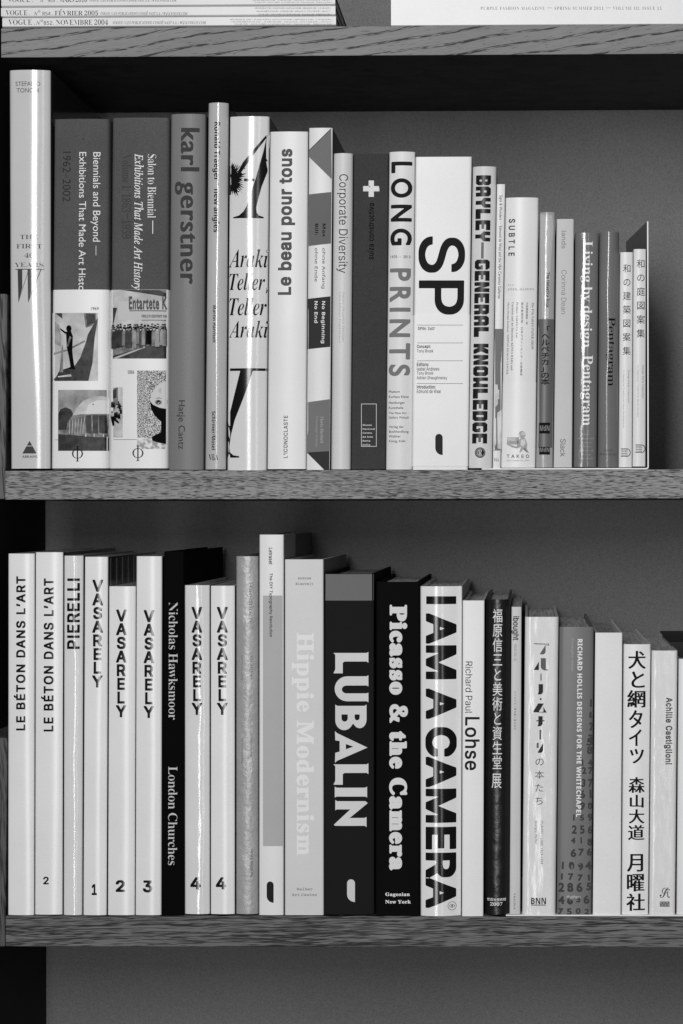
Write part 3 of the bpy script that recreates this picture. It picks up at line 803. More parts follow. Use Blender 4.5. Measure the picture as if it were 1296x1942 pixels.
b = Book('white book with widely spaced capitals, upper word black and lower word grey', 738, 788, 731.5, 782, 287, 890.5, g(.83, 'fabric'), bulge=.0035, edge=.001, er=.05, side=g(.6, 'satin'))
b.text('title', 'LONG', (741, 306, 782, 465), g(.15, 'ink'), 'B', w=.030, rot='cw', sp=.16)
b.text('title_dates', '1970 \u2014 2013', (741, 484, 778.5, 489.3), g(.2, 'ink'), 'B', w=.01, sp=.06)
b.text('title', 'PRINTS', (738, 508.5, 779, 713), g(.46, 'ink'), 'B', w=.030, rot='cw', sp=.14)
for t_, y0, y1, x1 in (('Museum\nKurhaus Kleve', 740, 754.5, 775), ('Hamburger\nKunsthalle', 761, 775.5, 768), ('The New Art\nGallery Walsall', 781, 795, 775), ('Verlag der\nBuchhandlung\nWalther\nK\u00f6nig, K\u00f6ln', 807, 840, 775)):
    b.text('publisher_name', t_, (737.5, y0, x1, y1), g(.2, 'ink'), 'B', w=.008, lead=1.45)

b = Book('thick white boxed book with two huge black sideways capitals above ruled credits', 788.5, 895, 782.5, 887.5, 297, 891, g(.83, 'satin'), bulge=.0002, edge=.0005, er=.02, gap=.3, side=g(.7, 'satin'))
b.text('title', 'S', (794, 448, 882.5, 517), g(.15, 'ink'), 'I', w=.012, rot='cw')
b.text('title', 'P', (794.5, 531.5, 880.5, 596.5), g(.15, 'ink'), 'I', w=.012, rot='cw')
b.band('sleeve', 597, 884.3, g(.84, 'satin'), t=.0006, wrap=.2)
b.shapes('printed_rules', [(rect(791.3, y, 878.5, y + .9), g(.5, 'ink')) for y in (616, 649.8, 683.7, 726.8)], layer=7)
H_ = g(.2, 'ink')
b.text('subtitle', 'SPIN: 360\u00b0', (793, 620, 826.5, 626), H_, 'I', w=.014, layer=7)
for t_, x1, y0, y1, bw_ in (('Concept:', 817, 653.8, 661.5, .022), ('Tony Brook', 822.5, 662.5, 670, .004), ('Editors:', 813.5, 687.5, 694.5, .022), ('Isabel Andrews', 833.5, 696, 703, .004), ('Tony Brook', 822.5, 704.5, 712, .004), ('Adrian Shaughnessy', 848.5, 713, 721, .004), ('Introduction:', 826.5, 730.2, 737, .022), ('Edmund de Waal', 836.5, 738.8, 745.5, .004)):
    b.text('credits', t_, (791, y0, x1, y1), H_, 'I', w=bw_, layer=7)
b.shapes('publisher_logo', [(quote_logo(826, 822.8, 840, 863), g(.2, 'ink'))], layer=7)

b = Book('white book with chunky octagonal black capitals, round badge at foot', 896.5, 942.5, 888, 934, 315, 887.5, g(.80, 'fabric'), bulge=.004, edge=.0014, er=.08, side=g(.5, 'satin'))
# blocky octagonal lettering on a 6 x 7 grid
def blocky(ch):
    w, h, c = 6.0, 7.0, 1.1
    O = [(c, 0), (w - c, 0), (w, c), (w, h - c), (w - c, h), (c, h), (0, h - c), (0, c)]
    slot = lambda x0, y0, x1, y1: rect(x0, y0, x1, y1)
    if ch == 'B': return [[(0, 0), (w - c, 0), (w, c), (w, 3), (w - .5, 3.5), (w, 4), (w, h - c), (w - c, h), (0, h)], slot(2.6, 1.7, 3.7, 2.7), slot(2.6, 4.3, 3.7, 5.3)]
    if ch == 'A': return [[(0, 0), (2.4, 0), (2.4, 2), (3.6, 2), (3.6, 0), (w, 0), (w, h - c), (w - c, h), (c, h), (0, h - c)], slot(2.4, 3.7, 3.6, 5.0)]
    if ch == 'Y': return [[(1.8, 0), (4.2, 0), (4.2, 2.6), (w, 3.8), (w, h), (3.7, h), (3.7, 4.6), (2.3, 4.6), (2.3, h), (0, h), (0, 3.8), (1.8, 2.6)]]
    if ch == 'L': return [[(0, 0), (w, 0), (w, 2.4), (2.6, 2.4), (2.6, h), (0, h)]]
    if ch == 'E': return [[(0, 0), (w, 0), (w, 2), (2.6, 2), (2.6, 2.9), (5.2, 2.9), (5.2, 4.1), (2.6, 4.1), (2.6, 5), (w, 5), (w, h), (0, h)]]
    if ch == 'G': return [[(c, 0), (w - c, 0), (w, c), (w, 3.8), (3.4, 3.8), (3.4, 2.8), (4, 2.8), (4, 2), (2.4, 2), (2.4, 5), (w, 5), (w, h - c), (w - c, h), (c, h), (0, h - c), (0, c)]]
    if ch == 'N': return [[(0, 0), (2.3, 0), (2.3, 3.4), (3.7, 0), (w, 0), (w, h), (3.7, h), (3.7, 3.6), (2.3, h), (0, h)]]
    if ch == 'R': return [[(0, 0), (2.5, 0), (2.5, 2.3), (3.6, 2), (3.6, 0), (w, 0), (w, 2.4), (w - .6, 3.2), (w, 3.8), (w, h - c), (w - c, h), (0, h)], slot(2.5, 4.0, 3.6, 5.2)]
    if ch == 'K': return [[(0, 0), (2.3, 0), (2.3, 2.3), (3.5, 0), (w, 0), (w, .9), (4.6, 3.5), (w, 6.1), (w, h), (3.5, h), (2.3, 4.7), (2.3, h), (0, h)]]
    if ch == 'O': return [O, slot(2.4, 1.9, 3.6, 5.1)]
    if ch == 'D': return [[(0, 0), (w - c, 0), (w, c), (w, h - c), (w - c, h), (0, h)], slot(2.4, 1.9, 3.6, 5.1)]
    if ch == 'W': return [[(0, 0), (2.2, 0), (3, 1.6), (3.8, 0), (w, 0), (w, h), (3.9, h), (3.9, 4), (3.4, 3), (2.6, 3), (2.1, 4), (2.1, h), (0, h)]]
    if ch == '\u2014': return [rect(-.2, 2.9, 9.6, 4.1)]
    return []
lp = []; x = 0
for ch in 'BAYLEY\u2014GENERAL KNOWLEDGE':
    lp += [np.array(q, float) + (x, 0) for q in blocky(ch)]; x += {' ': 3.3, '\u2014': 10.2}.get(ch, 6.75)
_o = layout; layout = lambda *a: lp
b.text('title', 'x', (899.5, 332, 928, 841), g(.11, 'satin'), 'B', rot='cw'); layout = _o
b.shapes('publisher_logo', [(circ(911, 858.3, 10, n=26), g(.14, 'ink')), (circ(911, 858.3, 8.3, n=22), g(.75, 'ink'), [circ(911, 858.3, 7.7, n=22)]),
    (circ(911, 858.3, 6, n=18, a0=60, a1=300) + circ(911, 858.3, 4.9, n=18, a0=300, a1=60), g(.75, 'ink'))])
b.text('publisher_logo', 'R', (907.5, 852.5, 915, 864), g(.75, 'ink'), 'S', layer=3)

b = Book('thinnest white booklet with small pots pictured on dark ground at its foot', 942.5, 959, 934.5, 950, 349, 888, g(.82, 'satin'), bulge=.0003, edge=.0004, er=.05, thick=.0006, pagedrop=.0002, side=g(.7, 'satin'))
b.text('title', 'Signs & Wonders \u2014 Edmund de Waal and the V&A Ceramics Galleries', (944.5, 370, 952, 566), g(.2, 'ink'), 'B', w=.004, rot='cw')
J_ = lambda pts: [(920 + x / 3.927, 620 + y / 3.927) for x, y in pts]
POT = speckle('pale_glaze', .70, .80, 60)
b.shapes('cover_picture', [([(938.6, 623.5), (954.4, 623.5), (951, 853.5), (935.2, 853.5)], g(.27, 'satin')),
    (J_([(68, 425), (96, 430), (97, 465), (107, 467), (108, 535), (97, 540), (97, 575), (66, 613)]), POT), (J_([(64, 680), (84, 678), (85, 870), (64, 912)]), POT),
    (J_([(92, 640), (126, 614), (124, 910), (95, 905)]), POT), (J_([(64, 915), (124, 915), (124, 922), (64, 922)]), g(.5, 'satin'))])
b.text('museum_logo', 'V&A', (937, 868.5, 946.5, 875), g(.3, 'ink'), 'S')

b = Book('wide white paper-wrapped book with spaced black capitals and small figure at foot', 959, 1022.5, 950.5, 1016, 374, 887, g(.85, 'satin'), bulge=.003, edge=.0012, er=.05, side=g(.75, 'satin'))
b.text('title', 'SUBTLE', (965, 414.5, 977, 485), g(.16, 'ink'), 'I', w=.02, rot='cw', sp=.30)
T_ = g(.36, 'ink')
b.text('subtitle', '\u30b5\u30c8\u30eb', (963, 538.5, 975, 542), T_, 'J', sp=.2); b.text('subtitle', '\u304b\u3059\u304b\u306a\u3001\u307b\u3093\u306e\u308f\u305a\u304b', (963, 546, 1014, 550.5), T_, 'J')
b.band('paper_wrap', 725, 886, g(.86, 'satin'), t=.0003, wrap=.1)
for t_, x0, x1, y0, y1, f_ in (('The 47th TAKEO PAPER SHOW', 1008.5, 1013, 573, 663, 'S'), ('\u7af9\u5c3e\u7a42\u9ad8\u6a4b\u7a32\u4e00\u90ce', 998, 1001.6, 573, 615, 'J'),
        ('\u88fd\u4f5c\u8005\u539f\u7814\u54c9\u30fb\u65e5\u672c\u30c7\u30b6\u30a4\u30f3\u30bb\u30f3\u30bf\u30fc\u4f01\u753b\u69cb\u6210', 988, 992, 573, 712, 'J'), ('Produce: TAKEO Co.,Ltd', 978.6, 982.8, 573, 640, 'S'),
        ('Curation and Art Direction: KENYA HARA and', 970, 974.2, 573, 702, 'S'), ('Hara Design Institute  NIPPON DESIGN CENTER', 961, 965.3, 573, 710, 'S')):
    b.text('credits', t_, (x0, y0, x1, y1), T_, f_, w=-.006 if f_ == 'S' else .01, wy=0 if f_ == 'S' else None, rot='cw')
GR, GR2 = g(.45, 'ink'), g(.62, 'ink')
b.shapes('publisher_logo', [(J_([(165, 822), (255, 822), (258, 878), (165, 872)]), GR2), (J_([(168, 826), (228, 828), (232, 850), (168, 846)]), g(.74, 'ink')),
    (J_(circ(277, 802, 26, 28, 14)), GR2), (J_(circ(285, 795, 16, 14, 10)), g(.75, 'ink')), (J_([(253, 800), (262, 790), (266, 826), (256, 824)]), g(.78, 'ink')),
    (J_([(262, 832), (300, 828), (316, 870), (312, 905), (328, 938), (306, 930), (288, 908), (262, 938), (258, 930), (272, 890), (240, 905), (200, 895), (160, 872), (165, 868), (235, 890), (250, 860)]), GR2),
    (J_([(268, 840), (296, 836), (305, 868), (285, 892), (266, 880)]), g(.8, 'ink')), (J_([(286, 910), (300, 900), (312, 925), (326, 936), (306, 929)]), GR), (J_([(240, 846), (252, 848), (250, 872), (240, 870)]), GR)], layer=5)
b.text('publisher_name', 'TAKEO', (961.5, 862, 1003.8, 868.5), g(.3, 'ink'), 'I', w=.012, sp=.35, layer=5)
b.text('publisher_name', 'paper trading since 1899', (961.5, 871.5, 1003.5, 875), g(.6, 'ink'), 'S', w=-.01, wy=0, layer=5)

b = Book('short grey book with dark lower half and white-on-black square marks at foot', 1024, 1054, 1016.5, 1049.5, 402, 886.5, g(.60, 'wrap'), bulge=.002, edge=.0012, er=.07, side=g(.4, 'film'))
b.shapes('printed_panel', [([(1025.2, 405), (1030, 407), (1048, 408), (1050, 430), (1045, 500), (1041, 603), (1029, 603), (1026, 520)], g(.68, 'wrap')), ([(1021.5, 605), (1050.8, 605), (1047.7, 849), (1018.2, 849)], g(.36, 'satin'))])
b.text('title', 'The Helvetica Book', (1036.5, 516, 1043, 583), g(.15, 'ink'), 'I', w=.018, rot='cw', layer=2)
b.text('title', '\u300c\u30d8\u30eb\u30d9\u30c1\u30ab\u300d\u306e\u672c', (1026.5, 618, 1043, 730), g(.14, 'ink'), 'J', w=.022, stack='em', lead=1.0, layer=2)
for y0, y1, gm in ((801.5, 822, g(.36, 'satin')), (847.5, 862, g(.55, 'satin'))):
    b.shapes('publisher_logo', [(rect(1023, y0, 1043.6, y1), g(.12, 'ink'))], layer=3)
    b.text('publisher_logo', 'MdN', (1024.3, y0 + (4.5 if y1 > 820 and y0 < 810 else .8), 1042.6, y1 - 5), g(.5, 'ink'), 'SB', layer=4)

b = Book('short pale grey book with thin grey names running down, between the grey and crinkled spines', 1056, 1089.5, 1050, 1086, 415, 886.5, g(.74, 'matte'), bulge=.0006, edge=.0008, er=.05)
LG = g(.46, 'ink')
b.text('title', 'lands', (1065.5, 437.5, 1074.5, 471), LG, 'I', rot='cw'); b.text('title', 'Corinna Dean', (1065, 512, 1075, 595), LG, 'I', w=-.006, rot='cw'); b.text('title', 'Slack', (1063, 832.5, 1073.3, 866), g(.34, 'ink'), 'I', rot='cw')

b = Book('grey book in crinkled clear plastic with white serif title running down', 1091, 1136.5, 1088, 1132.5, 441, 885.5, g(.42, 'crumple'), bulge=.0016, edge=.002, er=.12, depth=.2, back=(0, -.001), side=g(.14, 'film'))
b.text('title', 'Living by design', (1101.5, 457, 1124, 659), g(.90, 'gink'), 'S', w=-.004, wy=0, rot='cw'); b.text('title', 'Pentagram', (1101, 673.5, 1124.5, 807), g(.90, 'gink'), 'S', w=-.004, wy=0, rot='cw')
b.text('publisher_name', 'Lund\nHumphries\nLondon\nWhitney\nLibrary of\nDesign\nNew York', (1096, 822, 1127, 871), g(.58, 'gink'), 'S', w=-.01, wy=0, lead=1.1, al='C')

b = Book('grey book in glossy clear plastic with black serif word half hidden by glare', 1137.5, 1176, 1134, 1173.5, 439, 886, g(.44, 'film'), bulge=.0062, edge=.001, er=.1, depth=.17, back=(-.001, -.003), side=g(.35, 'film'), wob=[(.12, 2.5), (.05, 7)], wseed=9)
b.text('title', 'Pentagram', (1149.5, 601, 1167.5, 732), g(.1, 'gink'), 'S', w=-.01, wy=0, rot='cw'); b.text('publisher_name', 'Lund\nHumphries', (1138, 852, 1170, 863.5), g(.25, 'gink'), 'S', w=-.01, wy=0, lead=1.1, al='C')

def fan_logo(b, x0, y0, x1, y1):
    cx, cy = x0 + (x1 - x0) * .62, (y0 + y1) / 2; r = (y1 - y0) / 2; rx = x1 - cx
    it = [([(x0, y0), (cx, y0)] + circ(cx, cy, rx, r, 14, -90, 90) + [(cx, y1), (x0, y1), (x0, y1 - 1.3), (cx, y1 - 1.3)] + circ(cx, cy, rx - 1.3, r - 1.3, 14, 90, -90) + [(cx, y0 + 1.3), (x0, y0 + 1.3)], BLACK)]
    for i in range(1, 5): it.append((rect(x0 + .5, y0 + i * (y1 - y0) / 5 - .5, cx + 1, y0 + i * (y1 - y0) / 5 + .5), BLACK))
    b.shapes('publisher_logo', it)
b = Book('smaller white booklet of the matching pair with brush-thin Japanese title', 1176.5, 1201.5, 1173.7, 1199.7, 478, 886, g(.84, 'satin'), bulge=.0012, edge=.0008, er=.06, depth=.14, back=(-.003, -.006), side=g(.75, 'satin'))
b.text('title', '\u548c\u306e\u5efa\u7bc9\u56f3\u6848\u96c6', (1182, 501, 1197, 673), g(.15, 'ink'), 'J', stack='em', lead=1.6)
b.text('subtitle', 'Design Parts Collection', (1190.5, 702, 1194.6, 763), g(.4, 'ink'), 'I', rot='cw', sp=.03); b.text('subtitle', 'In Japanese Traditional Style Architecture', (1181.5, 702, 1185, 811.5), g(.55, 'ink'), 'I', rot='cw', sp=.03)
fan_logo(b, 1178.3, 850.5, 1196.6, 866)
b = Book('white booklet against the metal bookend, taller of the matching pair with Japanese title', 1202, 1226.5, 1200, 1225.5, 472, 884.5, g(.83, 'satin'), bulge=.0012, edge=.0008, er=.06, depth=.14, back=(-.006, -.0075), side=g(.75, 'satin'))
b.text('title', '\u548c\u306e\u5ead\u56f3\u6848\u96c6', (1208, 492, 1224, 640), g(.15, 'ink'), 'J', stack='em', lead=1.6)
b.text('subtitle', 'Design Parts Collection', (1217.5, 693, 1221.8, 755), g(.4, 'ink'), 'I', rot='cw', sp=.03); b.text('subtitle', 'In Japanese Traditional Style Garden', (1208.5, 693, 1212.2, 790.6), g(.5, 'ink'), 'I', rot='cw', sp=.03)
fan_logo(b, 1205.8, 843, 1224.6, 858.6)

# bookend: one bent sheet of thin painted metal
def bookend(label, xr, ytop, ybase, xl, th, has_plate=True):
    bm = bmesh.new(); r = .0022
    xR = P(xr, ytop).x; zb = P(xr, ybase).z; zt = P(xr, ytop).z; xL = P(xl, ybase).x; d1 = .2
    sec_o = [(xL, zb)] + [(xR - r + r * math.sin(R(a)), zb + r - r * math.cos(R(a))) for a in range(0, 91, 15)] + [(xR, zt)]
    ri = r - th
    sec_i = [(xR - th, zt)] + [(xR - r + ri * math.sin(R(a)), zb + r - ri * math.cos(R(a))) for a in range(90, -1, -15)] + [(xL, zb + th)]
    if not has_plate:
        sec_o = [(xL, zb), (xR, zb)]; sec_i = [(xR, zb + th), (xL, zb + th)]
    ring_ = sec_o + sec_i; rows = []
    for k in range(9):
        y = .0022 + d1 * k / 8; lean = -.0092 * k / 8; rows.append([])
        for x, z in ring_:
            f = max(0, min(1, (z - zb) / max(1e-6, zt - zb))) if has_plate else 0
            rows[-1].append(bm.verts.new((x + lean * min(1, f * 8), y, z + (.006 * k / 8 if f > .98 else 0))))
    n = len(ring_)
    for k in range(8):
        for i in range(n): bm.faces.new((rows[k][i], rows[k][(i + 1) % n], rows[k + 1][(i + 1) % n], rows[k + 1][i]))
    bm.faces.new(rows[0]); bm.faces.new(rows[-1][::-1])
    bmesh.ops.recalc_face_normals(bm, faces=bm.faces[:])
    me = bpy.data.meshes.new('bookend'); bm.to_mesh(me); bm.free()
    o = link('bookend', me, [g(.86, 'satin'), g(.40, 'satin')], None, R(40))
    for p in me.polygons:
        if abs(p.normal.x) > .9: p.material_index = 1      # plate faces coloured grey as if in shade, edge stays white
    tag(o, label, 'bookend')
bookend('white metal bookend with upright plate holding the end of the upper row', 1230.5, 419, 889.8, 914, .0011)

# ================================================================== lower row
WG = g(.85, 'lami'); VG = 'slim white monographs with stacked black capitals'
def lower(*a, **k): k.setdefault('group', LO); return Book(*a, **k)
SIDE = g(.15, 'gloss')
b = lower('white glossy book with upward black capitals and no numeral, leftmost of the lower row', 14.5, 65.5, 14, 64.5, 1050, 1736, WG, bulge=.0014, edge=.0010, er=.05, side=SIDE, wob=[(.10, 1.5)], wseed=12)
b.text('title', "LE B\u00c9TON DANS L\u2019ART", (26, 1093, 48.5, 1385.5), GINK, 'I', w=.030, rot='ccw', sp=.04)
b = lower('white glossy book with upward black capitals and a small numeral 2 near the foot', 66.5, 119.5, 65.2, 118, 1047.5, 1735, WG, bulge=.0012, edge=.0010, er=.05, side=SIDE, wob=[(.12, 1.6)], wseed=15)
b.text('title', "LE B\u00c9TON DANS L\u2019ART", (78, 1097, 102, 1387.5), GINK, 'I', w=.030, rot='ccw', sp=.04); b.text('volume_numeral', '2', (82, 1663, 92.6, 1677.5), GINK, 'I', w=.025)
b = lower('narrow white glossy book with one short upward word in black capitals', 120.5, 157.5, 119, 155.5, 1054, 1736, g(.82, 'crumple'), bulge=.0022, edge=.001, er=.07, side=SIDE, wob=[(.06, 3), (.03, 9)], wseed=16)
b.text('title', 'PIERELLI', (127, 1097, 151, 1231), GINK, 'I', w=.03, rot='ccw', sp=.0)
def mono(label, x, yt, yb, tb, num, nb, seed, wob=None, bulge=.0013, mat=None, **k):
    b = lower(label, *x, yt, yb, mat or WG, bulge=bulge, edge=.001, er=.05, wob=wob or [(.06, 2.5)], wseed=seed, **{**dict(side=SIDE), **k})
    b.text('title', 'VASARELY', tb, GINK, 'I', w=.033, stack='ink', lead=.905); b.text('volume_numeral', num, nb, GINK, 'I', w=.034); return b
b = mono('slim white glossy book with stacked capitals and numeral 1, striped cover showing', (160, 205, 157, 202), 1056, 1736, (175, 1099.5, 195, 1304), '1', (174, 1677, 184, 1698), 21, [(.06, 2.5), (.03, 11)])
# op-art stripes on its right-hand board
for i in range(8):
    bm = bmesh.new(); y0 = .012 + i * .029; xl, xr = b.edge_x(0); z1 = b.z_at(0) - .0015; z0 = z1 - .03 - .0006 * i
    f = bm.faces.new([bm.verts.new((b.edge_x((z - b.z_at(0)) / (b.z_at(1) - b.z_at(0)))[1] + .0002, y, z)) for y, z in ((y0, z0), (y0 + .006, z0), (y0 + .006, z1), (y0, z1))])
    me = bpy.data.meshes.new('cover_stripe'); bm.to_mesh(me); bm.free(); link('cover_stripe', me, g(.8, 'gloss'), b.root)
mono('slim white glossy book with stacked capitals and numeral 2, sunk below its neighbours', (206, 257.5, 203.5, 255.5), 1112, 1736, (220, 1156, 240, 1360.5), '2', (219.5, 1669.5, 237, 1692), 22, bulge=.0012)
mono('slim white glossy book with stacked capitals and numeral 3, beside a black book', (258, 307.5, 256, 306), 1055, 1736, (272.5, 1157, 292.5, 1362), '3', (271, 1670, 289, 1693), 23)
b = lower('black matt book with pale slab-serif title, tall among the slim white spines', 310.5, 349, 307, 349, 1046, 1737, g(.05, 'dead'), bulge=.0006, edge=.0008, er=.05, pmat=PAGES_DARK, side=g(.05, 'dead'))
HK = g(.74, 'ink')
b.text('title', 'Nicholas Hawksmoor', (320, 1142.5, 337, 1365), HK, 'S', w=-.011, wy=0, rot='cw', res=100); b.text('title', 'London Churches', (319, 1454, 336.5, 1641), HK, 'S', w=-.011, wy=0, rot='cw', res=100)
mono('slim white glossy book with numeral 4 and a broad wavering glare down its jacket', (349.5, 397.5, 349.5, 398), 1110, 1734, (363.5, 1151, 383.5, 1356), '4', (361, 1664, 381, 1687), 24, [(.06, 3), (.05, 8), (.03, 20)], bulge=.0022, mat=g(.82, 'crumple'))
mono('slim white glossy book with numeral 4 standing next to the silver crinkled spine', (399, 445.5, 399, 445.5), 1111, 1734, (411.5, 1151, 432, 1356), '4', (409.5, 1664, 429, 1687), 25)
b = lower('silver-grey book with crinkled foil spine and faint tiny lettering', 447, 490, 446.7, 490, 1055, 1734, g(.60, 'foil'), bulge=.0024, edge=.0012, er=.08, side=g(.3, 'foil'))
b.text('publisher_name', 'Verlag Niggli AG', (474, 1610, 480.5, 1663), g(.25, 'ink'), 'N', rot='cw')
for bx, t_ in (((475, 1245, 480, 1290), 'Grafiker'), ((457, 1243, 461.5, 1290), 'Gestaltung'), ((474, 1390, 479, 1435), 'Bildsprache'), ((457, 1400, 461.5, 1448), 'te Gestaltung'), ((473, 1105, 478.5, 1180), 'Handbuch')): b.text('title', t_, bx, g(.42, 'ink'), 'N', rot='cw')

b = lower('tallest book of the lower row, white spine with grey panel and quote mark', 491.7, 538.5, 491, 538.3, 1014, 1736, g(.83, 'satin'), bulge=.0008, edge=.0008, er=.04, side=g(.60, 'satin'))
xl, xr = b.edge_x(0); bm = bmesh.new(); z1 = b.z_at(0) - .0004
f = bm.faces.new([bm.verts.new(c) for c in ((xr + .0003, .105, z1 - .29), (xr + .0003, .2545, z1 - .29), (xr + .0003, .2545, z1), (xr + .0003, .105, z1))])
me = bpy.data.meshes.new('cover_panel'); bm.to_mesh(me); bm.free(); link('cover_panel', me, g(.12, 'satin'), b.root)
b.shapes('printed_panel', [(rect(498.8, 1129.5, 538, 1605), g(.66, 'ink'))])
b.text('title', 'Letraset', (510, 1039, 517.3, 1070.5), g(.12, 'ink'), 'I', w=.012, rot='cw', layer=2); b.text('title', 'The DIY Typography Revolution', (510, 1087, 517.3, 1208), g(.12, 'ink'), 'I', w=.012, rot='cw', layer=2)
b.shapes('publisher_logo', [(quote_logo(506, 1672, 519.2, 1712.5), g(.16, 'ink'))])

b = lower('thick off-white book with huge ghostly pale lettering and typewriter names', 540.3, 613.7, 540.3, 614.2, 1061, 1736, g(.79, 'matte'), bulge=.0004, edge=.0007, er=.03, gap=.3, side=g(.52, 'matte'))
b.text('title', 'Hippie Modernism', (554, 1200, 596, 1622.6), g(.90, 'ink'), 'S', w=.012, rot='cw')
TW = g(.40, 'ink'); b.text('author_name', 'Andrew\nBlauvelt', (561, 1094, 594.6, 1109.5), TW, 'M', w=.006, al='C', lead=1.0); b.text('museum_name', 'Walker\nArt Center', (554, 1684, 602, 1699.5), TW, 'M', w=.006, al='C', lead=1.0)

b = lower('thick dark charcoal book with grey top strip and huge pale flared capitals', 616, 709.5, 615, 710.5, 1088, 1735, g(.13, 'dead'), bulge=.0012, edge=.001, er=.03, side=g(.08, 'dead'), pmat=PAGES_DARK)
b.shapes('printed_panel', [(rect(617, 1089, 708.8, 1139), g(.42, 'ink'))])
# flared capitals: sans stems with small points at every terminal
def flare(ch):
    F = .06
    if ch == 'L': return [[(0, -F), (.06, 0), (.50, 0), (.62, -F), (.62, .24), (.30, .24), (.26, .30), (.26, 1), (.30, 1 + F), (-.03, 1 + F), (0, 1), (0, 0)]], .66
    if ch == 'U':
        o = [(-.03, 1 + F), (0, 1), (0, .40)] + [(.38 - .38 * math.cos(R(a)), .38 - .40 * math.sin(R(a))) for a in range(0, 181, 15)] + [(.76, .4), (.76, 1), (.79, 1 + F), (.50, 1 + F), (.52, 1), (.52, .38)] + [(.40 + .12 * math.cos(R(a)), .36 - .15 * math.sin(R(a))) for a in range(0, 181, 20)] + [(.28, .38), (.28, 1), (.31, 1 + F)]
        return [o], .85
    if ch == 'B':
        o = [(-.04, 0), (.42, 0)] + [(.44 + .30 * math.sin(R(a)), .285 - .285 * math.cos(R(a))) for a in range(10, 150, 15)] + [(.56, .55)] + [(.42 + .26 * math.sin(R(a)), .78 - .22 * math.cos(R(a))) for a in range(30, 181, 15)] + [(-.04, 1), (0, .94), (0, .06)]
        h1 = [(.26, .20), (.38, .20)] + [(.38 + .10 * math.sin(R(a)), .30 - .10 * math.cos(R(a))) for a in range(20, 171, 25)] + [(.38, .40), (.26, .40)]
        h2 = [(.26, .62), (.36, .62)] + [(.36 + .08 * math.sin(R(a)), .70 - .08 * math.cos(R(a))) for a in range(20, 171, 25)] + [(.36, .78), (.26, .78)]
        return [o, h1, h2], .78
    if ch == 'A': return [[(-.06, -.01), (.22, 0), (.24, .14), (.56, .14), (.60, 0), (.90, -.01), (.84, .06), (.44, 1.03), (.0, .06)], [(.33, .34), (.49, .34), (.41, .58)]], .90
    if ch == 'I': return [[(-.03, -F * .3), (.30, -F * .3), (.27, .05), (.27, .95), (.30, 1 + F * .3), (-.03, 1 + F * .3), (0, .95), (0, .05)]], .36
    if ch == 'N': return [[(-.04, 0), (.28, 0), (.25, .05), (.25, .48), (.72, -.05), (.75, 0), (.75, .94), (.79, 1), (.48, 1), (.51, .94), (.51, .46), (.06, 1.04), (0, .96), (0, .05)]], .8
lp = []; x = 0
for ch in 'LUBALIN':
    q, a_ = flare(ch); lp += [np.array(z, float) + (x, 0) for z in q]; x += a_ + .05
_o = layout; layout = lambda *a: lp
b.text('title', 'x', (632.6, 1236.6, 699, 1569), g(.80, 'ink'), 'B', rot='cw'); layout = _o
b.shapes('publisher_logo', [(quote_logo(658.6, 1668, 673.5, 1711), g(.78, 'ink'))])

b = lower('black book with rounded fat pale serif title and two-line name at foot', 713.5, 796, 712, 796, 1103.5, 1737, g(.07, 'dead'), bulge=.0012, edge=.001, er=.03, side=g(.06, 'dead'))
b.text('title', 'Picasso & the Camera', (738.5, 1147, 774, 1651), g(.82, 'ink'), 'S', w=.036, wy=.026, rot='cw', sp=-.02, res=130)
b.text('gallery_name', 'Gagosian\nNew York', (731, 1693, 779.5, 1714), g(.86, 'ink'), 'S', w=.012, lead=1.05)

b = lower('white laminated book with enormous black grotesque capitals filling the spine', 797, 877, 797.5, 875, 1112, 1738, g(.86, 'gloss'), bulge=.0042, cen=.42, edge=.001, er=.04, side=g(.6, 'satin'), wob=[(.02, 4)], wseed=31)
b.text('title', 'I AM A CAMERA', (807, 1131, 866.5, 1722.6), GINK, 'I', w=.039, rot='cw', sp=-.07)
b.shapes('publisher_logo', [(circ(857.7, 1719, 8.2, n=24), GINK, [circ(857.7, 1719, 7.4, n=24)]), (circ(857.7, 1719, 5.2, 3.2, n=16), g(.4, 'ink'), [circ(857.7, 1719, 4.2, 2.2, n=16)]), (circ(857.7, 1719, 1.6, n=10), GINK)])
b = lower('white matt book with a small name followed by a larger surname in black', 877.5, 919.7, 876, 917.5, 1139, 1738, g(.86, 'satin'), bulge=.0004, edge=.0007, er=.04, side=g(.6, 'satin'))
b.text('title', 'Richard Paul', (883, 1254.7, 896.5, 1353), g(.18, 'ink'), 'I', rot='cw'); b.text('title', 'Lohse', (882, 1360, 910, 1461), g(.16, 'ink'), 'I', w=.016, rot='cw')
b = lower('black leather-textured book with white vertical Japanese title', 921.5, 969, 919.5, 966.5, 1137, 1735, g(.11, 'leather'), bulge=.0048, edge=.0022, er=.12, side=g(.09, 'leather'))
b.text('title', '\u798f\u539f\u4fe1\u4e09\u3068\u7f8e\u8853\u3068\u8cc7\u751f\u5802', (934.3, 1155, 953, 1458.7), g(.92, 'ink'), 'J', stack='em', lead=1.05); b.text('title', '\u5c55', (933, 1467.5, 951.5, 1495), g(.92, 'ink'), 'J')
b.text('museum_name', '\u4e16\u7530\u8c37\u7f8e\u8853\u9928', (924, 1703.5, 960, 1709.3), g(.85, 'ink'), 'J', w=.01); b.text('museum_name', '2007', (930, 1711.6, 953.5, 1718.3), g(.88, 'ink'), 'S')
b = lower('very thin pale book with short bold word at its top, beside the leather spine', 970.3, 990, 966.5, 987.5, 1151, 1734, g(.74, 'satin'), bulge=.0003, edge=.0006, er=.06, thick=.0006, pagedrop=.0004)
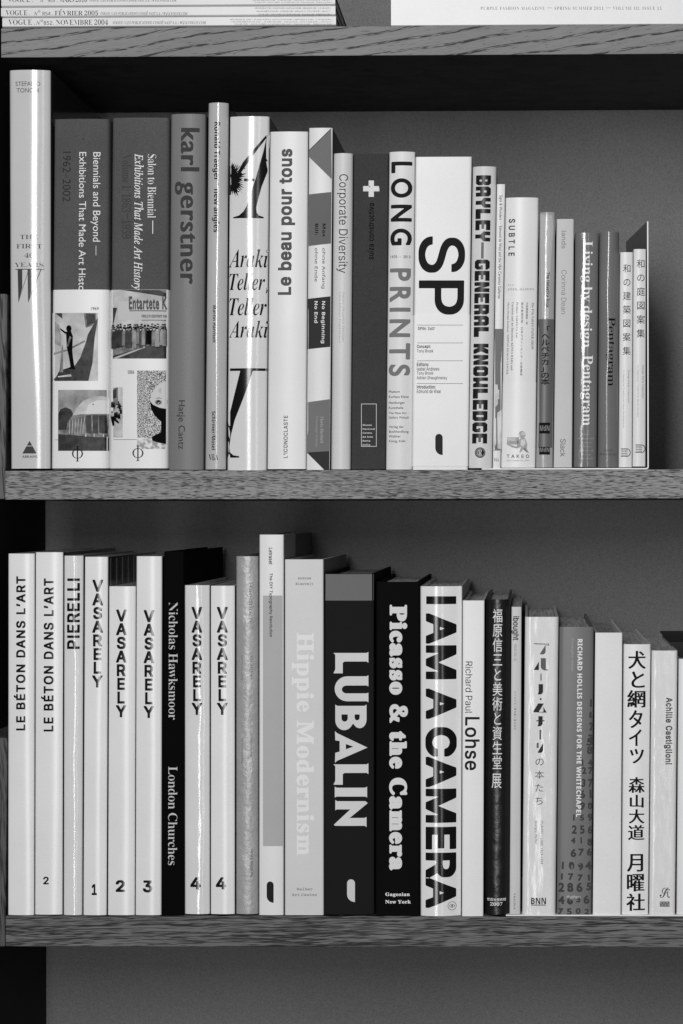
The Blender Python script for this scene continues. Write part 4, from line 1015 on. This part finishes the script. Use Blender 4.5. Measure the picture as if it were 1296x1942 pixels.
b.text('title', 'ibought', (970.6, 1168.7, 985, 1214.5), g(.16, 'ink'), 'I', w=.02, rot='cw', sp=-.04); b.text('title', 'ISSUE VOL. 02', (975.3, 1222, 980, 1253.6), g(.42, 'ink'), 'N', rot='cw')
b.text('subtitle', '\u30af\u30ea\u30a8\u30a4\u30bf\u30fc\u9054\u306e\u8cb7\u3044\u7269\u306e\u4ed5\u65b9', (975, 1311.5, 979.6, 1384), g(.35, 'ink'), 'J', stack='em', lead=1.2); b.text('publisher_name', 'YASUKA', (974.3, 1694, 978.3, 1725), g(.3, 'ink'), 'I', rot='cw', sp=.1)

b = lower('white book in wrinkled clear jacket with stencil-like Japanese lettering', 996, 1060.5, 990.5, 1054.5, 1170, 1736.5, g(.84, 'wrap'), bulge=.0002, edge=.0026, er=.10, side=g(.5, 'film'))
Q = lambda pts: [(996 + x / 8.1, 1200 + y / 8.1) for x, y in pts]
KA, KB = g(.16, 'gink'), g(.36, 'gink')
b.shapes('title', [(Q([(138, 164), (318, 170), (318, 182), (140, 176)]), KA), (Q(rect(333, 165, 345, 200)), KA), (Q(rect(355, 165, 367, 200)), KA), (Q([(318, 180), (318, 290), (308, 318), (280, 334), (245, 334), (230, 325), (300, 215)]), KB),
    (Q([(244, 390), (322, 392), (322, 560), (356, 566), (356, 578), (300, 578), (262, 562), (244, 530)]), KB), (Q([(217, 440), (214, 574), (136, 572)]), KA),
    (Q(rect(240, 630, 255, 736)), KA), (Q([(211, 790), (280, 790), (278, 910), (262, 938), (235, 950), (195, 945), (211, 910)]), KA), (Q(circ(242, 1020, 15, n=16)), KA),
    (Q([(204, 1086), (290, 1088), (216, 1216), (284, 1216), (284, 1140), (334, 1228), (122, 1222)]), KA),
    (Q([(207, 1283), (274, 1283), (272, 1395), (258, 1425), (225, 1440), (192, 1436), (206, 1405)]), KA), (Q(rect(176, 1346, 300, 1360)), KA),
    (Q(rect(224, 1492, 250, 1640)), KB), (Q([(180, 1700), (188, 1692), (211, 1692), (211, 1770), (180, 1770)]), KB), (Q([(280, 1698), (278, 1810), (262, 1838), (235, 1846), (194, 1842)]), KA)])
b.text('title', '\u306e\u672c\u305f\u3061', (1015, 1439, 1032, 1526), g(.18, 'ink'), 'J', stack='em', lead=1.48, w=-.006)
b.text('subtitle', 'MUNARI I LIBRI 1929-1999', (1025.6, 1557, 1030.4, 1639), g(.38, 'ink'), 'B', rot='cw', sp=.15); b.text('author_name', 'Giorgio Maffei', (1014, 1557, 1019.2, 1600), g(.38, 'ink'), 'B', rot='cw', sp=.15)
b.text('publisher_name', 'BNN', (1007.7, 1703, 1036, 1715), g(.14, 'ink'), 'SB'); b.shapes('printed_rule', [(rect(1008, 1716, 1035.5, 1717.6), g(.3, 'ink'))])

b = lower('grey book with white bold capitals and dark handwritten numbers on its spine', 1061.3, 1127.5, 1055.7, 1123.3, 1189, 1737, g(.41, 'satin'), bulge=.0012, edge=.0016, er=.06, side=g(.2, 'satin'))
NB = g(.27, 'ink'); S_ = lambda x: 880 + x / 5.112; Sy = lambda y: 1400 + y / 5.112
rowsN = [((1190, 0, 1250, 75), '5'), ((1195, 80, 1248, 155), '8'), ((1145, 205, 1248, 270), '14'), ((1145, 280, 1250, 350), '27'), ((1140, 395, 1250, 475), '37'), ((1130, 500, 1240, 585), '61'), ((1125, 620, 1245, 700), '98'),
         ((1060, 735, 1250, 805), '159'), ((1045, 845, 1248, 930), '256'), ((1040, 960, 1245, 1045), '418'), ((1035, 1070, 1245, 1155), '676'), ((950, 1195, 1240, 1285), '1094'), ((940, 1310, 1225, 1385), '1771'), ((915, 1400, 1235, 1495), '2865'), ((915, 1525, 1220, 1615), '4636'), ((912, 1650, 1215, 1715), '7502')]
_lay = layout
def hand(*a):
    out = []; r = random.Random(len(a[0]) + ord(a[0][0]) * 7)
    for l in _lay(*a):
        c = l.mean(0); an = R(r.uniform(-5, 3)) if len(out) % 2 == 0 else R(4)
        if len(out) % 2 == 0: of = np.array([r.uniform(-.05, .05), r.uniform(-.1, .1)]); sc_ = r.uniform(.8, 1.15)
        c0 = c; q = (l - c) * sc_ @ np.array([[math.cos(an), math.sin(an)], [-math.sin(an), math.cos(an)]])
        out.append(q + c0 + of)
    return out
layout = hand
for i, (bx, t_) in enumerate(rowsN): b.text('handwritten_number', t_, (S_(bx[0]), Sy(bx[1]), S_(bx[2]), Sy(bx[3])), NB, 'B', w=.045, sp=.22, shear=False, res=60)
for bx, t_ in (((1119.5, 1326, 1123.5, 1341), '1'), ((1118, 1350, 1125.6, 1362), '1'), ((1118.5, 1370, 1125.4, 1386), '2'), ((1116, 1393, 1125.2, 1408), '3')): b.text('handwritten_number', t_, bx, NB, 'B', w=.05, shear=False, res=60)
layout = _lay
b.text('title', 'RICHARD HOLLIS DESIGNS FOR THE WHITECHAPEL', (1094.5, 1212, 1104, 1549.6), g(.92, 'ink'), 'SB', w=.012, rot='cw', layer=3, sp=.01); b.text('author_name', 'Christopher Wilson', (1082.7, 1211, 1088.7, 1273), g(.68, 'ink'), 'N', rot='cw', layer=3)
b.text('publisher_name', 'Hyphen', (1075.5, 1698, 1101, 1705.5), g(.84, 'ink'), 'N', layer=3)
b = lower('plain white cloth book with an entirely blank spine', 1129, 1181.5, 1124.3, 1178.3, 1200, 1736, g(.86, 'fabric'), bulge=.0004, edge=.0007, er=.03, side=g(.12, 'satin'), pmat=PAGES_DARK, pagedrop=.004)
b = lower('white book with large bold brush-style Japanese characters running down', 1183, 1235.5, 1179, 1230.7, 1222, 1735, g(.88, 'satin'), bulge=.0022, edge=.001, er=.05, side=g(.6, 'satin'))
for ch, y0, y1, x0, x1 in (('\u72ac', 1234.5, 1268.5, 1192, 1225.5), ('\u3068', 1273.5, 1304.5, 1198, 1223.5), ('\u7db2', 1309, 1342, 1190, 1225), ('\u30bf', 1347, 1381, 1193, 1219.5), ('\u30a4', 1383.5, 1415, 1193.5, 1217.5), ('\u30c4', 1420.5, 1448, 1195, 1222),
        ('\u68ee', 1474, 1504, 1192.5, 1223.5), ('\u5c71', 1507.5, 1532, 1195, 1221.5), ('\u5927', 1535, 1562, 1193, 1223), ('\u9053', 1565, 1593.5, 1191.5, 1223), ('\u6708', 1620, 1653.5, 1189.5, 1220.5), ('\u66dc', 1658, 1691, 1189.5, 1223), ('\u793e', 1695, 1728, 1188.5, 1224)):
    b.text('title', ch, (x0, y0, x1, y1), g(.13, 'ink'), 'J', w=.030, wy=.004, shear=False, res=100)
b = lower('white book in loose glossy clear jacket with small bold name running down', 1236.2, 1286.5, 1231.5, 1281.7, 1234, 1736, g(.84, 'wrap'), bulge=.0002, edge=.0024, er=.08, side=g(.55, 'film'))
b.text('title', 'Achille Castiglioni', (1260, 1323, 1276, 1450), g(.15, 'gink'), 'I', w=.034, rot='cw', sp=-.01); b.text('publisher_logo', '\U0001D4E2\u0074', (1252, 1683, 1271, 1703), g(.22, 'gink'), 'N')
b.shapes('printed_mark', [(rect(1252, 1710, 1270.5, 1720), g(.45, 'ink'))] + [(rect(1253 + i * 3, 1711.5 + (i % 2) * 4, 1254.8 + i * 3, 1713.5 + (i % 2) * 4), g(.7, 'ink')) for i in range(6)])
b = lower('white book cut off by the right edge of the picture', 1287.5, 1322, 1283.5, 1320, 1250, 1735, g(.84, 'satin'), bulge=.001, edge=.0012, er=.05, side=g(.5, 'satin'))
# black paperback resting on the last books
rt = empty('book', (P(1300, 1246, .15).x, .16, P(1300, 1249, .15).z)); tag(rt, 'black book resting on the book tops at the far right of the lower row', 'book')
x0 = P(1262, 1200).x + .010; za = P(1290, 1249, .1).z + .0012
for nm, lo, hi, mt in (('cover', (x0, .07, za), (x0 + .045, .25, za + .0018), g(.12, 'matte')), ('page_block', (x0 + .002, .072, za + .0019), (x0 + .043, .248, za + .0135), PAGES_DARK), ('cover', (x0, .07, za + .0136), (x0 + .045, .25, za + .0154), g(.12, 'matte')), ('spine', (x0 - .0012, .0698, za), (x0 + .045, .0696 + .0001, za + .0154), g(.11, 'matte'))):
    link(nm, box_mesh(nm, lo, hi, .0003), mt, rt)
bookend('white metal bookend base under the right end of the lower row', 1420, 1700, 1739.2, 960, .0011, False)

# ================================================================== magazines on the top board
def mag(label, x0, x1, y0, y1, d, depth=.215, group='magazines stacked at the left', Y=.003, cover=.1, rot=0):
    zt = P((x0 + x1) / 2, y0, Y).z; zb = P((x0 + x1) / 2, y1, Y).z; xa = P(x0, (y0 + y1) / 2, Y).x; xb = P(x1, (y0 + y1) / 2, Y).x
    r = empty('magazine', ((xa + xb) / 2, Y, zb)); tag(r, label, 'magazine', group)
    bm = bmesh.new(); n = 6; t = .0004; h = zt - zb; rows = []
    prof = [(depth, zt), (.004, zt), (.0008, zt - .0003), (0, zt - .0009), (0, zb + .0009), (.0008, zb + .0003), (.004, zb), (depth, zb)]
    inner = [(depth, zb + t), (.004, zb + t), (t, zb + .0012), (t, zt - .0012), (.004, zt - t), (depth, zt - t)]
    pr = prof + inner
    for x in np.linspace(xa, xb, 12): rows.append([bm.verts.new((x, Y + y, z)) for y, z in pr])
    m = len(pr)
    for k in range(11):
        for i in range(m):
            f = bm.faces.new((rows[k][i], rows[k][(i + 1) % m], rows[k + 1][(i + 1) % m], rows[k + 1][i])); f.material_index = 0 if 1 <= i <= 5 else 1
    bm.faces.new(rows[0]); bm.faces.new(rows[-1][::-1]); bmesh.ops.recalc_face_normals(bm, faces=bm.faces[:])
    me = bpy.data.meshes.new('cover'); bm.to_mesh(me); bm.free(); link('cover', me, [g(d, 'satin'), g(cover, 'gloss')], r, R(50))
    link('page_block', box_mesh('page_block', (xa + .001, Y + .0012, zb + .0006), (xb - .001, Y + depth - .002, zt - .0006)), PAGES, r)
    s = Book.__new__(Book); s.x = (x0, x1, x0, x1); s.yt, s.yb = y0, y1; s.Y = Y; s.bulge = 0; s.cen = .5; s.edge = 0; s.er = .05; s.wob = []; s.wseed = 0; s.root = r
    return s
M_ = g(.13, 'ink')
def spine_lines(s, dy, parts):
    for nm, t_, bx, f_, w_ in parts: s.text(nm, t_, (bx[0], bx[1], bx[2], bx[3]), M_, f_, w=w_, wy=0 if w_ else None, shear=False)
FINE = 'DOM BATEAU 5,50 \u20ac, SUISSE 9,50 FS, ALLEMAGNE 8,90 \u20ac, BELGIQUE 5,30 \u20ac, CANADA 8,95 \u20ac,\nGRANDE-BRETAGNE 4,90 \u20ac, AUTRICHE 8,60 \u20ac, ESPAGNE 6 \u20ac, FINLANDE 8,50 \u20ac, GR\u00c8CE 7 \u20ac,\nITALIE 5,50 \u20ac, JAPON 2 000 Y, LUXEMBOURG 5,30 \u20ac, PAYS-BAS 6,90 \u20ac, PORTUGAL 5,90 \u20ac'
s = mag('white-spined magazine at the bottom of the left stack', 4.5, 637.5, 30.5, 49.6, .80)
spine_lines(s, 0, [('issue_title', 'VOGUE .', (16, 36.5, 66, 46.5), 'S', -.014), ('issue_title', 'N\u00b0852', (68.5, 36.5, 99, 46.5), 'IT', 0), ('issue_title', '. NOVEMBRE 2004', (101, 36.5, 205, 46.5), 'S', -.014), ('publisher_line', 'VOGUE / LES PUBLICATIONS COND\u00c9 NAST S.A. / WWW.VOGUE.COM', (214, 37.5, 391, 45.5), 'IT', 0)])
s.text('price_lines', FINE, (436, 35.5, 632, 46.5), g(.3, 'ink'), 'S', lead=1.05, al='R', shear=False, w=-.012, wy=0)
s = mag('white-spined magazine in the middle of the left stack', 2, 636.5, 11, 30.0, .80, Y=.0036)
spine_lines(s, 0, [('issue_title', 'VOGUE .', (11, 19, 57, 28.5), 'S', -.014), ('issue_title', 'N\u00b0 854', (64, 19, 96, 28.5), 'IT', 0), ('issue_title', '. F\u00c9VRIER 2005', (99, 16.5, 186, 28.5), 'S', -.014), ('publisher_line', 'VOGUE / LES PUBLICATIONS COND\u00c9 NAST S.A. / WWW.VOGUE.COM', (191, 20.5, 356, 28), 'IT', 0)])
s.text('price_lines', FINE, (484, 13.5, 628, 28.5), g(.3, 'ink'), 'S', lead=1.05, al='R', shear=False, w=-.012, wy=0)
s = mag('white-spined magazine third from the bottom, cut by the picture edge', 2.5, 636, -9, 10.5, .79, Y=.003)
spine_lines(s, 0, [('issue_title', 'VOGUE .', (15, -6, 62, 3.5), 'S', -.014), ('issue_title', 'N\u00b0 905', (76, -6, 104, 3.5), 'IT', 0), ('issue_title', '. MARS 2010', (108, -6, 165, 3.5), 'S', -.014), ('publisher_line', 'VOGUE / LES PUBLICATIONS COND\u00c9 NAST S.A. / WWW.VOGUE.COM', (170, -3.5, 335, 2.5), 'IT', 0)])
s.text('price_lines', FINE, (476, -5, 630, 5), g(.3, 'ink'), 'S', lead=1.05, al='R', shear=False, w=-.012, wy=0)
s = mag('thick white fashion magazine lying alone at the upper right', 742, 1400, -40, 47.5, .86, group=None, cover=.8)
s.text('issue_title', 'PURPLE FASHION MAGAZINE \u2014 SPRING SUMMER 2011 \u2014 VOLUME III, ISSUE 15', (912, 12, 1255, 19), g(.45, 'ink'), 'S', w=-.012, wy=0, sp=.10, shear=False)
